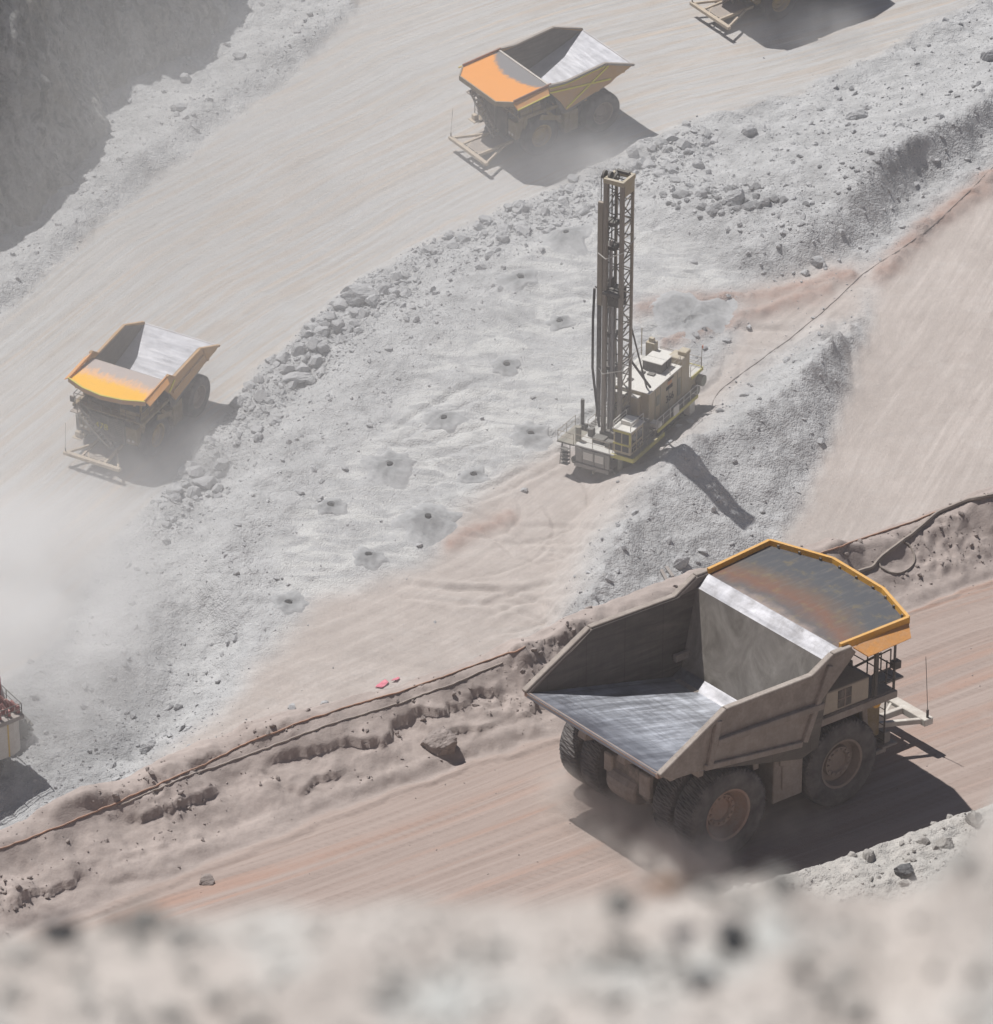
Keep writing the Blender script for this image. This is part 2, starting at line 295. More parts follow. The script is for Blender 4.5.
# ---- near haul road
LR = np.array([(-200,1030),(0,948),(85,913),(200,868),(330,815),(450,770),(560,735),(700,690),(905,612),(993,578),(1200,500)], float)
LS = np.array([(-200,915),(0,838),(100,795),(200,748),(300,716),(370,700),(450,674),(520,647),(597,610),(688,572),(760,562),(815,553),(870,536),(940,511),(993,494),(1200,440)], float)
LN = np.array([(-200,1240),(300,1065),(640,935),(730,893),(800,873),(850,855),(900,836),(993,803),(1200,727)], float)
GA = Sheet(-34, 36, 148, 228, .105)
X, Y = GA.X, GA.Y
px, py = proj(np.stack([X, Y, AZ+AS*Y], -1))
n1 = fbm(X*.16, Y*.16, 3); n2 = fbm(X*.5+4, Y*.5, 4); n3 = fbm(X*1.6, Y*1.6, 4, .6)
yr = np.interp(px, LR[:,0], LR[:,1])+5*n2; ys = np.interp(px, LS[:,0], LS[:,1])+43+5*n1
tt = (yr-py)/(yr-ys); berm = ss(.0, .25, tt)
tw = tt+.10*n1+.09*n2+.035*n3
def ledge(a, amp, pn, lo): return amp*ss(a-.008, a+.008, tw)*ss(lo, lo+.25, fbm(X*.18+pn, Y*.18+pn, 2))
terr = ledge(.06, .16, 3, -.2)+ledge(.34, .26, 20, .0)+ledge(.62, .32, 41, -.05)+ledge(.86, .18, 66, .05)
prof = .30*ss(0, .24, tt)+.32*ss(.2, .65, tt)+.50*ss(.55, .98, tt)
beyond = np.clip((ys-py)/11.7, 0, None)
crumb = ss(.08, .22, fbm(X*.22+9, Y*.22, 3))*ss(.2, .4, tt)*(1-ss(.88, 1, tt)); HA = crumb*(.30*ridged(X*1.5, Y*1.5, 4)-.12)+2.0*prof*(1+.10*n1)+berm*(terr-.30+.09*n2+.05*n3+.05*ridged(X*1.8, Y*1.8, 4))*(1-.3*ss(.9, 1.1, tt))-1.15*np.clip(beyond-.5, 0, None)**1.08
yn = np.interp(px, LN[:,0], LN[:,1])+33+4*n2; tn = (py-(yn-24))/24
HA = HA+1.65*ss(0, 1, tn)*(1+.10*n1)+ss(.2, 1, tn)*(.30*n2+.14*n3)-.02*np.clip(py-yn-40, 0, None)
ca, sa = math.cos(math.radians(37.7)), math.sin(math.radians(37.7))
fa, fd = X*ca+Y*sa, -X*sa+Y*ca
on_road = (1-ss(-.03, .05, tt))*(1-ss(0, .3, tn))
dark_band = 1; HA = HA+on_road*(.035*perlin(fa*.04, fd*1.3)+.02*perlin(fa*.1, fd*3.5))+.10*np.exp(-((tt+.06)/.035)**2)*(.7+.6*n2)-.03*np.exp(-((tt+.13)/.03)**2)+.012*n3
GA.Z = AZ+AS*Y+HA
mask_near = ss(.1, .8, tn)
MA = terrain_mat('haul_road_soil', (.36,.345,.325), (.46,.44,.415), (.36,.305,.28), (.44,.375,.345), [(.30,.240,.213), (.29,.228,.20), (.35,.232,.185), (.335,.272,.243)], 2.2, .8, (.03, .8), (.45,.40,.37))
o = fast_mesh('haul_road', np.stack([X, Y, GA.Z], -1).reshape(-1, 3), grid_faces(len(GA.x), len(GA.y)), MA, True)
tag(o, 'pinkish brown haul road with lumpy soil berms on both sides', None, None, 'structure')
attr(o, 'mask', np.stack([(1-mask_near).ravel(), on_road.ravel(), np.maximum(berm*.6, mask_near).ravel(), np.zeros(X.size)], -1), 'FLOAT_COLOR')
attr(o, 'flow', np.stack([fa.ravel(), (fd+.5*fbm(X*.06, Y*.06, 3)).ravel(), (fd+.05*fa+.9*fbm(X*.05+5, Y*.05, 2)).ravel()], -1), 'FLOAT_VECTOR')
# bench faces that join the levels (behind the berm, and below the rim)
def strip(name, prof, mat, label, x0=-130, x1=130, nx=60):
    """prof(x) -> list of (y, z)"""
    xs = np.linspace(x0, x1, nx); P = []
    for x in xs:
        pr_ = prof(x); P += [(x, a+1.5*float(perlin(x*.11, a*.13)), b) for a, b in pr_]
    k = len(prof(0)); V = np.array(P); i = np.arange(nx*k).reshape(nx, k); Fc = np.stack([i[:-1,:-1], i[1:,:-1], i[1:,1:], i[:-1,1:]], -1).reshape(-1, 4)
    return tag(fast_mesh(name, V, Fc, mat), label, None, None, 'structure')
def crest(x):
    i = np.argmin(abs(GA.x-np.clip(x, -33, 35))); col = GA.Z[:, i]-(AZ+AS*GA.y); j = int(np.argmax(np.where(GA.y > 170, col, -9))); return GA.y[j]
MW = terrain_mat('bench_face', (.30,.29,.28), (.38,.36,.34), (.3,.3,.3), (.3,.3,.3), [(.3,.3,.3)]*4, .6, .8)
def prof_far(x):
    y0 = crest(x)+(max(0, -33-x)*-.75 if x < -33 else max(0, x-35)*.75); z0 = AZ+AS*y0; out = []
    for k in range(14):
        y = y0+3+k*9.2; z = max(z0-2.5-k*10.5, BZ+BS*y-1.5); out.append((y, z))
    return out
strip('bench_face', prof_far, MW, 'steep rock face dropping from the haul road to the pit floor')
def prof_near(x):
    return [(9+k*11.5, -(9+k*11.5)*.775-1.0) for k in range(14)]
strip('pit_slope', prof_near, MW, 'steep rock slope falling from the rim to the haul road')
# ---- shaded rock cliff, upper left
SHADE = [(-150,372),(-60,306),(-30,286),(0,262),(22,247),(40,234),(58,219),(76,204),(86,186),(95,168),(98,150),(97,138),(101,112),(116,111),(131,106),(137,92),(142,78),(158,80),(176,84),(192,80),(205,74),(210,62),(213,54),(228,44),(240,28),(244,10),(246,-4),(258,-30),(300,-70),(380,-120)]
SUN_EL = math.radians(62); sh = np.array([.7071, -.7071])*math.cos(SUN_EL)/math.sin(SUN_EL)   # ground shift of a shadow per metre of height
sw = np.array(to_world(SHADE, BZ, BS)); HC = 21.0
seg = np.concatenate([[0], np.cumsum(np.hypot(*np.diff(sw, axis=0).T))]); uu = np.arange(0, seg[-1], .35); bx = np.interp(uu, seg, sw[:,0]); by = np.interp(uu, seg, sw[:,1])
bx, by = bx-sh[0]*HC, by-sh[1]*HC                                # crest line that throws that shadow
k_ = 41; ker = np.hanning(k_); ker /= ker.sum(); pad_ = lambda a: np.convolve(np.pad(a, k_//2, mode='edge'), ker, 'valid')
sx, sy = pad_(bx), pad_(by); tx, ty = np.gradient(sx), np.gradient(sy); ln = np.hypot(tx, ty); nx_, ny_ = ty/ln, -tx/ln
P = []; NV = 64
for j in range(NV):
    v = j/(NV-1)
    z = HC*v; out_ = (1-v)*5.5+(1-v)**3*2.0
    cx_ = sx*(1-v**3)+bx*v**3; cy_ = sy*(1-v**3)+by*v**3
    rough = (2.4*ridged(uu*.10+3, v*1.4, 4)+1.3*fbm(uu*.35, v*5, 5, .65)+.9*ridged(uu*.5, v*4+4, 4))*(1-v**4)
    wx, wy = cx_+nx_*(out_+rough-1.0), cy_+ny_*(out_+rough-1.0); P.append(np.stack([wx, wy, BZ+BS*cy_+z-1.2*(j == 0)], -1))
for j, back in enumerate((.5, 6, 20, 60)): P.append(np.stack([bx-nx_*back, by-ny_*back, BZ+BS*by+HC+.25*fbm(uu*.5, uu*0+j, 2)*0], -1))
P = np.array(P); V = P.reshape(-1, 3)
t = NT('cliff_rock'); co = t.coord(); n = t.noise(t.mapping(co, (1, 1, .4)), .28, 8, .65, .8); c = t.mix(t.mapr(n, .3, .7), (.20,.197,.19), (.60,.59,.575)); c = t.mix(t.mapr(t.noise(co, .12, 4), .45, .7, 0, .6), c, (.34,.30,.22))  # pale and dark patches stand in for relief shading on the cliff
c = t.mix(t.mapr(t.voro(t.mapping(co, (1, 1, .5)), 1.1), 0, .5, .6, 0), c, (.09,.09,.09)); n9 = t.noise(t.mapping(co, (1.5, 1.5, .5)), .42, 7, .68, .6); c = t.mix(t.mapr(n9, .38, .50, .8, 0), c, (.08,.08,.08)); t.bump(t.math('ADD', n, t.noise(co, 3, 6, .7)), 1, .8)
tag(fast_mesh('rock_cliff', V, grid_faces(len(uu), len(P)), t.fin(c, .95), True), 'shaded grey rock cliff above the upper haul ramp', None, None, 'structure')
# ---- rim in front of the camera, far out of focus
EDGE = np.array([(-600,935),(0,939),(60,927),(150,923),(300,915),(450,911),(560,902),(650,892),(720,884),(770,880),(830,893),(880,904),(920,898),(955,868),(993,826),(1060,790),(1500,780)], float)
RD = 8.0
gx = np.arange(-3.2, 3.2, .012); gy = np.concatenate([np.arange(-3, 6.15, .15), np.arange(6.15, 7.3, .009)]); X, Y = np.meshgrid(gx, gy)
RZ = -4.74
def rim_edge(X):                                              # y of the rim for each x, from its outline
    pxe = CX+F*X/8.1; e = np.interp(pxe, EDGE[:,0], EDGE[:,1]); tp = np.tan(PITCH+np.arctan((e-CY)/F)); return e, -RZ/tp
e, ye = rim_edge(X); lift = np.clip((890-np.interp(CX+F*X/8.1, EDGE[:,0], EDGE[:,1]))/90, 0, 1)
yy0 = 6.6
hgt = lift*.115*ss(6.25, 6.62, Y)+.014*fbm(X*3, Y*3, 4, .5)+.009*ridged(X*9, Y*9, 3)
hgt = hgt+.055*fbm(X*1.6+3, Y*1.6, 4, .55)
ye2 = 6.62+.05*fbm(X*2.2, X*0, 3)-.02
targ = -(6.62)*np.tan(PITCH+np.arctan((e-CY)/F))               # height the rim must have at its edge
Zr = np.where(Y < 6.7, targ+(.0)*(6.62-Y)+hgt*.55*(Y > 5)-.012, targ)-np.clip(Y-6.64-.05*fbm(X*5, X*0, 3), 0, None)*2.2
t = NT('rim_soil'); co = t.coord(); c = t.mix(t.mapr(t.noise(co, 5, 4, .5), .35, .65), (.395,.352,.323), (.455,.417,.388)); c = t.mix(t.mapr(t.noise(co, 3.2, 3), .52, .68, 0, .7), c, (.42,.44,.43)); c = t.mix(t.mapr(t.voro(co, 11), 0, .25, .35, 0), c, (.25,.245,.24)); t.bump(t.noise(co, 30, 5), .8, .02)
tag(fast_mesh('rim_ground', np.stack([X, Y, Zr], -1).reshape(-1, 3), grid_faces(len(gx), len(gy)), t.fin(c, .95), True), 'blurred pale stony rim of the pit in the foreground', None, None, 'structure')
class _R: pass
RIM = Sheet(-1.6, 1.6, 6.0, 7.0, .01)
def rim_h(x, y):
    j = np.argmin(abs(gy-y)); i = np.argmin(abs(gx-x)); return Zr[j, i]
# ------------------------------------------------------------------ rocks
def rock_tmpl(seed, n=16, flat=.75):
    r = np.random.default_rng(seed); p = r.normal(size=(n, 3)); p /= np.linalg.norm(p, axis=1)[:,None]; p *= r.uniform(.75, 1.1, (n, 1)); p *= np.array([1, r.uniform(.65, .95), flat*r.uniform(.8, 1.1)])
    bm = bmesh.new(); [bm.verts.new(q) for q in p]; bmesh.ops.convex_hull(bm, input=bm.verts[:]); bmesh.ops.delete(bm, geom=[v for v in bm.verts if not v.link_faces], context='VERTS'); bmesh.ops.triangulate(bm, faces=bm.faces[:])
    bm.verts.index_update(); V = np.array([v.co for v in bm.verts]); Fc = np.array([[v.index for v in f.verts] for f in bm.faces]); bm.free(); return V, Fc
TM = [rock_tmpl(s, 14+s % 3*3) for s in range(9)]
def rock_mat(name, a, b, sc=1.5):
    t = NT(name); co = t.coord(); oi = t.n.new('ShaderNodeObjectInfo'); n = t.noise(co, sc, 6, .65)
    c = t.mix(t.mapr(n, .35, .65), a, b); g = t.n.new('ShaderNodeNewGeometry'); c = t.mix(t.mapr(g.outputs['Random Per Island'], 0, 1, 0, .45), c, tuple(v*.85 for v in a)); t.bump(t.noise(co, sc*5, 5, .7), .7, .15); return t.fin(c, .95, 0, .15)
RKG = rock_mat('grey_rock', (.36,.36,.365), (.47,.47,.475)); RKP = rock_mat('brown_rock', (.31,.265,.245), (.42,.36,.335), 4); RKN = rock_mat('rim_rock', (.38,.36,.335), (.50,.475,.45), 3); RKD = rock_mat('dark_rock', (.11,.11,.115), (.26,.26,.26), 3)
def rots(n):
    q = rng.normal(size=(n, 4)); q /= np.linalg.norm(q, axis=1)[:,None]; w, x, y, z = q.T
    return np.stack([1-2*(y*y+z*z), 2*(x*y-z*w), 2*(x*z+y*w), 2*(x*y+z*w), 1-2*(x*x+z*z), 2*(y*z-x*w), 2*(x*z-y*w), 2*(y*z+x*w), 1-2*(x*x+y*y)], -1).reshape(n, 3, 3)
def scatter(name, xyz, size, mat, label):
    vs = []; fs = []; off = 0; k = rng.integers(0, len(TM), len(xyz))
    for ti, (V, Fc) in enumerate(TM):
        m = k == ti; n = m.sum()
        if not n: continue
        Q = np.einsum('nij,vj->nvi', rots(n), V)*size[m][:,None,None]*np.array([1, 1, .8])+xyz[m][:,None]; vs.append(Q.reshape(-1, 3))
        fs.append((Fc[None]+(np.arange(n)*len(V))[:,None,None]).reshape(-1, 3)+off); off += n*len(V)
    o = fast_mesh(name, np.concatenate(vs), np.concatenate(fs), mat); return tag(o, label, None, None, 'stuff')
def tmpl_mesh(i, mat):
    r = np.random.default_rng(i*7+90); bm = bmesh.new(); bmesh.ops.create_icosphere(bm, subdivisions=5, radius=1.0); P = np.array([v.co for v in bm.verts])
    P *= 1+.12*perlin(P[:,0]*1.1+i, P[:,1]*1.1+P[:,2]*.9)[:,None]
    for _ in range(16):                                  # broken faces
        n = r.normal(size=3); n /= np.linalg.norm(n); d = r.uniform(.55, .85); e = P @ n-d; P -= np.where(e > 0, e, 0)[:,None]*n*.93
    k = .10*fbm(P[:,0]*2.3+i, P[:,1]*2.3+P[:,2]*1.7, 4, .6)+.06*ridged(P[:,0]*4+P[:,2]*3+i, P[:,1]*4-P[:,2]*2, 3)-.03; P *= (1+k)[:,None]
    for v, p in zip(bm.verts, P): v.co = p
    me = bpy.data.meshes.new('boulder'); bm.to_mesh(me); bm.free(); me.materials.append(mat); return me
def boulder(me, P, size, label, group=None, sq=(1, 1, .8), rz=None, name='boulder'):
    o = bpy.data.objects.new(name, me); COL.objects.link(o); o.location = P; o.scale = tuple(size*q for q in sq); o.rotation_euler = (rng.uniform(-.3, .3), rng.uniform(-.3, .3), rng.uniform(0, 6.28) if rz is None else rz)
    return tag(o, label, 'boulder', group)
# pit rubble
N = 330000; Xc = rng.uniform(-62, 62, N); Yc = rng.uniform(322, 500, N)
den = GB.samp(np.clip(rub*.16+mB['wind']*.9*(fbm(GB.X*.12, GB.Y*.12, 2)+.45).clip(0, 1)+mB['heap']*.50*(fbm(GB.X*.2+7, GB.Y*.2, 3)+.35).clip(0, 1)+.004+mB['up']*.12, 0, 1)*(1-.97*mB['right']), Xc, Yc)*(1-GB.samp(mB['ramp'], Xc, Yc)*.992)
for (a, b, c, dd, w) in ((725, 197, 55, 16, .9), (330, 345, 40, 30, .8), (375, 300, 45, 25, .9), (245, 390, 30, 25, .7), (880, 165, 40, 20, .5), (810, 270, 40, 12, .25), (140, 760, 80, 60, .3), (440, 320, 25, 18, .45)):
    qx, qy = GB.samp(PR, Xc, Yc), GB.samp(PY_, Xc, Yc); den += w*np.exp(-((qx-a)/c)**2-((qy-b)/dd)**2)*(GB.samp(mB['ramp'], Xc, Yc) < .2)
keep = rng.random(N) < den; Xc, Yc = Xc[keep], Yc[keep]
sz = np.clip(.075*rng.random(len(Xc))**-.5, .075, .80)*.8*(.75+.6*GB.samp(mB['wind'], Xc, Yc))
onr = GB.samp(mB['ramp'], Xc, Yc) > .35; sz[onr] = np.minimum(sz[onr], .16)
Zc = GB.h(Xc, Yc)+sz*.15; P3 = np.stack([Xc, Yc, Zc], -1); order = np.argsort(-sz); big = order[:110]; rest = order[110:]
scatter('rubble', P3[rest], sz[rest], RKG, 'loose grey broken rock strewn over the blasted ground')
GBM = [tmpl_mesh(i, RKG) for i in range(6)]
for i in big:
    qx = float(GB.samp(PR, Xc[i], Yc[i])); qy = float(GB.samp(PY_, Xc[i], Yc[i]))
    if qx > 640 and qy < 290: lb, g = 'grey boulder lying in the big rubble heap at upper right, beyond the drill mast', 'boulders in the upper right heap'
    elif qy > 560: lb, g = 'grey boulder on the broken slope near the excavator', 'boulders on the lower left slope'
    elif qx < 300 and qy < 300: lb, g = 'grey boulder on the strip between the shaded cliff and the haul ramp', 'boulders under the cliff'
    else: lb, g = 'grey boulder in the rock windrow between the haul ramp and the drill bench', 'boulders in the windrow'
    boulder(GBM[i % 6], P3[i], sz[i], lb, g)
for (x, y, s, lb, sq) in ((362,298,2.3,'largest pale boulder of the windrow, above the drill bench',(1.25,.8,.75)), (293,381,1.9,'flat slab of rock below the windrow boulders, right of the left truck',(1.5,.75,.38)), (283,360,1.0,'rounded grey boulder just above the flat slab in the windrow',(1,.9,.9)), (322,349,1.0,'right-hand boulder of the row above the flat slab',(1.1,.9,.8)),
        (735,200,1.5,'dark angular boulder in the dark rock patch of the upper right heap',(1.2,.9,.8)), (700,195,1.0,'left-hand boulder of the dark rock patch in the upper right heap',(1,1,.8)), (765,203,.9,'right-hand boulder of the dark rock patch in the upper right heap',(1,.9,.9)), (748,132,1.2,'boulder standing on the crest of the heap just right of the mast top',(1.2,.8,.7)), (856,118,1.5,'pale boulder on the smooth shoulder of the upper right heap',(1.4,.8,.7)), (818,262,.95,'pale boulder at the foot of the heap beside the trailing cable',(1.2,.9,.8)), (805,274,.6,'small white stone at the foot of the heap, left of the pale boulder',(1,.9,.8)),
        (185,80,1.0,'small boulder at the foot of the shaded cliff',(1.1,.9,.8)), (178,108,1.1,'flat reddish boulder below the shaded cliff',(1.4,.8,.5)), (240,57,.9,'grey boulder just right of the cliff shadow at the top',(1.3,.8,.7)), (205,485,1.3,'boulder on the brow of the bench below the left truck',(1.3,.9,.6)), (148,748,1.1,'dark boulder where the pink track meets the broken slope',(1.2,.9,.8)), (988,57,1.6,'dark boulder at the right edge of the upper heap',(1.1,.8,.7))):
    boulder(GBM[int(x) % 6], GB.hit(x, y)+np.array([0, 0, .15*s]), s*.75, lb, None, sq, rz=.4)
RKM = rock_mat('fresh_grey_rock', (.20,.20,.205), (.30,.30,.305)); FBM = [tmpl_mesh(i, RKM) for i in range(4)]
for k in range(46):
    x, y = rng.normal(722, 26), rng.normal(197, 8); P = GB.hit(x, y); boulder(FBM[k % 4], P, float(rng.uniform(.25, .75)), 'dark freshly broken rock in the dark patch of the upper right heap', 'dark rocks in the upper right heap')
# stones on the berms of the near road
N = 60000; Xc = rng.uniform(-33, 35, N); Yc = rng.uniform(155, 222, N); bm_, nm = GA.samp(berm*(1-on_road), Xc, Yc), GA.samp(mask_near, Xc, Yc)
k = rng.random(N) < np.clip(GA.samp(crumb, Xc, Yc)*.9+bm_*.12*(1+2*fbm(Xc*.3, Yc*.3, 3)).clip(0, 3)+nm*.35+.010, 0, 1); Xc, Yc, nm = Xc[k], Yc[k], nm[k]
sz = np.clip(.035*rng.random(len(Xc))**-.5, .03, .20)*(1+.3*nm); sz = np.where(GA.samp(on_road, Xc, Yc) > .5, np.minimum(sz, .06), sz); P3 = np.stack([Xc, Yc, GA.h(Xc, Yc)+sz*.1], -1)
near = nm > .5
scatter('berm_stones', P3[~near], sz[~near], RKP, 'small brown stones and clods on the road berm'); scatter('verge_stones', P3[near], sz[near], RKN, 'small pale stones on the near edge of the haul road')
BRM = [tmpl_mesh(i, RKP) for i in range(4)]; NRM = [tmpl_mesh(i+3, RKN) for i in range(3)]; DKM = tmpl_mesh(2, RKD)
boulder(BRM[2], GA.hit(440, 742)+np.array([0, 0, -.05]), .88, 'big lumpy brown boulder on the berm, lower middle of the picture', None, (1.15, .9, .95), .5)
for (x, y, s, lb) in ((206,541+340,.4,'brown clod at the foot of the berm left of the big boulder'), (640,612,.45,'brown clod on the berm crest beside the big truck body')): boulder(BRM[0], GA.hit(x, y), s, lb)
for (x, y, s, lb) in ((945,845,.42,'pale rock on the near road edge below the truck shadow'), (868,858,.38,'small pale rock on the near road edge left of the black stone'), (975,820,.45,'reddish rock on the near road edge at far right'), (925,842,.3,'pale stone on the near road edge above the black stone')): boulder(NRM[int(x) % 3], GA.hit(x, y), s, lb)
P = GA.hit(905, 873); boulder(DKM, P+np.array([0, 0, .15]), .48, 'black jagged stone on the near road edge, lower right', None, (1, .8, .7), .2)
# stones on the rim
def rimpt(px, py):
    r = ray(px, py); best = None
    for k in np.linspace(6.9, 8.4, 500):
        p = r*k
        if abs(p[0]) < 3 and p[1] < 7.2 and p[2] <= rim_h(p[0], p[1]): return p
    return r*8
for (x, y, s, me, lb) in ((60,935,.042,DKM,'dark blurred stone at the lower left on the foreground rim'), (150,926,.04,NRM[1],'second dark blurred stone from the left on the foreground rim'), (732,938,.045,DKM,'largest dark blurred stone on the foreground rim, lower right'), (700,985,.03,DKM,'dark blurred stone at the bottom of the rim, below the big truck'), (668,890,.030,None,'orange brown blurred stone on the rim below the big truck'), (620,905,.04,NRM[0],'grey green blurred stone on the rim left of the orange stone'), (780,885,.035,NRM[2],'pale blurred stone at the rim edge under the truck shadow')):
    if me is None: me = tmpl_mesh(5, rock_mat('orange_rock', (.45,.25,.15), (.5,.30,.18), 8))
    boulder(me, rimpt(x, y)+np.array([0, 0, s*.25]), s*(.8 if y > 930 else .85), lb, None, (1.35, .9, .6) if me is DKM else (1.4, 1.1, .35), name='stone')['category'] = 'stone'
N = 1500; Xc = rng.uniform(-1.2, 1.2, N); Yc = rng.uniform(5.95, 6.68, N); Zc = np.array([rim_h(a, b) for a, b in zip(Xc, Yc)]); sz = np.clip(.006*rng.random(N)**-.55, .005, .034)
scatter('rim_gravel', np.stack([Xc, Yc, Zc], -1), sz, RKN, 'blurred gravel on the foreground rim')
# ------------------------------------------------------------------ drill cuttings round the blast holes
def cut_mat():
    t = NT('cuttings'); co = t.coord(); s = t.sep(co); r = t.math('SQRT', t.math('ADD', t.math('POWER', s[0], 2.), t.math('POWER', s[1], 2.))); n = t.noise(co, 1.2, 5, .6)
    ed = t.math('ADD', t.attr('rad', 'Fac'), t.mapr(t.noise(co, 1.6, 5, .7), .2, .8, -.45, .45)); c = t.mix(t.mapr(n, .3, .7), (.17,.172,.175), (.27,.273,.277)); c = t.mix(t.mapr(ed, .3, 1.1), c, (.40,.40,.405)); t.bump(t.noise(co, 5, 5), .5, .1); return t.fin(c, .95)
CM = cut_mat(); t = NT('drill_hole'); HM = t.fin((.03,.03,.03), 1)
HWORD = ['just left of the upper mast, nearest the rubble heap', 'left of the mast and below the big windrow boulders', 'left of the middle of the mast', 'with a dark open hole, in the middle of the bench', 'in the centre of the drilled bench left of the cab', 'just left of the drill front platform', 'in the middle of the left half of the bench', 'small, right of the bench centre toward the pink track', 'small and pale, near the left brow of the bench', 'large dark one at the start of the pink track', 'low, between the dark one and the lower slope', 'lowest and leftmost on the bench']
HS = [(3.3,.6),(2.2,.3),(1.5,.3),(1.7,.35),(2.2,.35),(2.4,.45),(2.7,.5),(1.6,.35),(1.6,.3),(3.1,.7),(1.6,.4),(1.8,.3)]
for (hx, hy), w, (R_, hh) in zip(HOLES+[(690,318)], HWORD+['wide and flat, behind the drill house'], HS+[(4.2,.5)]):
    P = GB.hit(hx, hy); vs = []; fs = []; NA = 40; NRg = 14
    for j in range(NRg):
        for a in range(NA):
            th = 2*math.pi*a/NA; r0 = .28 if hx != 690 else .02; rr = r0+(R_-r0)*j/(NRg-1); rr *= 1+.75*(j/(NRg-1))*float(fbm(math.cos(th)*1.3+hx, math.sin(th)*1.3+hy, 2)); x, y = rr*math.cos(th), rr*math.sin(th)
            f = j/(NRg-1); z = float(GB.h(P[0]+x, P[1]+y))-P[2]+hh*(1-f)**1.3*((.85+.3*float(perlin(x*1.2+hx, y*1.2))) if hx != 690 else .6+1.3*float(fbm(x*.6+hx, y*.6, 4, .65)))+.07-.22*max(0, f-.72)/.28-(.15 if j == 0 and hx != 690 else 0); vs.append((x, y, z))
    for j in range(NRg-1):
        for a in range(NA): fs.append((j*NA+a, j*NA+(a+1) % NA, (j+1)*NA+(a+1) % NA, (j+1)*NA+a))
    m = MB(); m.add(vs, fs); o = m.build('cuttings_mound', CM, None, 0, True); o.location = P; ra = o.data.attributes.new('rad', 'FLOAT', 'POINT'); ra.data.foreach_set('value', np.repeat(np.arange(NRg)/(NRg-1), NA).astype(np.float32)); tag(o, 'grey mound of drill cuttings, '+w, 'mound', 'cuttings mounds on the drilled bench')
    
    if hx == 690: continue
    m = MB(); m.lathe([(0, 0), (.27, 0), (.27, -.4), (0, -.4)], 16); h = m.build('hole', HM, o); h.rotation_euler = (math.pi/2, 0, 0); h.location = (0, 0, hh-.07)  # black disc stands in for the dark inside the hole
# ------------------------------------------------------------------ cables, hose, scraps
def lay(name, sheet, pts, r, mat, label, cat, lift=1.0, step=3.0, n=6):
    pts = np.array(pts, float); s = np.concatenate([[0], np.cumsum(np.hypot(*np.diff(pts, axis=0).T))]); q = np.arange(0, s[-1], step); out = []
    for u in q:
        a, b = np.interp(u, s, pts[:,0]), np.interp(u, s, pts[:,1]); P = sheet.hit(a+.3*math.sin(u*.13), b); out.append((P[0], P[1], float(sheet.h(P[0], P[1]))+r*lift))
    out = np.array(out); k = np.array([1, 2, 1])/4
    for c in (0, 1, 2): out[1:-1, c] = np.convolve(out[:, c], k, 'valid')
    m = MB(); m.tube([tuple(p) for p in out], r, n); return tag(m.build(name, mat, None, 0, True), label, cat)
OC = paint('orange_cable', (.48,.25,.16), .3, .7); GC = paint('grey_cable', (.40,.35,.32), .4, .8); BC = paint('black_cable', (.03,.03,.03), .1, .7); HC_ = paint('hose_rubber', (.23,.20,.18), .35, .8)
lay('cable', GA, [(-25,860),(0,849),(60,826),(130,796),(200,766),(250,741),(300,722),(350,706),(400,692),(470,667),(527,646)], .035, OC, 'orange power cable lying along the berm crest at lower left', 'cable')
lay('cable', GA, [(118,806),(180,779),(250,754),(330,724),(400,703),(460,681),(505,661)], .035, GC, 'pale grey cable lying just below the orange one on the berm', 'cable')
lay('cable', GA, [(812,556),(850,543),(888,530),(915,521),(938,511)], .04, OC, 'thin dark red cable on the berm right of the big truck canopy', 'cable')
lay('hose', GA, [(858,573),(872,568),(879,560),(892,549),(903,541),(914,533),(938,513),(965,502),(1000,494)], .09, HC_, 'thick earth coloured hose running over the right-hand berm', 'hose')
lay('hose', GA, [(903,541),(910,546),(914,553),(915,562),(910,569),(900,574),(889,573),(881,568),(878,561)], .05, HC_, 'thin loop of hose hanging below the thick hose on the right-hand berm', 'hose')
lay('cable', GB, [(711,412),(712,402),(718,392),(735,378),(760,360),(790,338),(815,318),(840,296),(862,274),(890,256),(925,232),(960,200),(1000,160)], .032, paint('dusty_cable', (.13,.12,.115), .3, .8), 'black trailing power cable running from the drill rear up along the heap', 'cable', 1, 3)
def cloth(pts, label, seed):
    t = NT('pink_cloth'); mt = t.fin(t.mix(t.mapr(t.noise(t.coord(), 3, 3), .3, .7), (.55,.14,.20), (.62,.25,.28)), .9); m = MB(); W = [GB.hit(x, y) for x, y in pts]; c = np.mean(W, axis=0)
    vs = []; n = 9; q = np.array(W)-c
    for j in range(n):
        for i in range(n):
            u, v = i/(n-1), j/(n-1); p = (q[0]*(1-u)+q[1]*u)*(1-v)+(q[3]*(1-u)+q[2]*u)*v; z = float(GB.h(c[0]+p[0], c[1]+p[1]))-c[2]+.12+.10*float(fbm(p[0]*2+seed, p[1]*2, 2)); vs.append((p[0], p[1], z))
    m.add(vs, [(j*n+i, j*n+i+1, (j+1)*n+i+1, (j+1)*n+i) for j in range(n-1) for i in range(n-1)]); o = m.build('cloth', mt, None, 0, True); o.location = c
    s = o.modifiers.new('solid', 'SOLIDIFY'); s.thickness = .03; return tag(o, label, 'cloth')
cloth([(375,687),(382,688),(389,683),(385,680)], 'larger left-hand scrap of pink cloth beside the berm', 1); cloth([(391,681),(397,681),(400,679),(398,677)], 'smaller right-hand scrap of pink cloth beside the berm', 5)
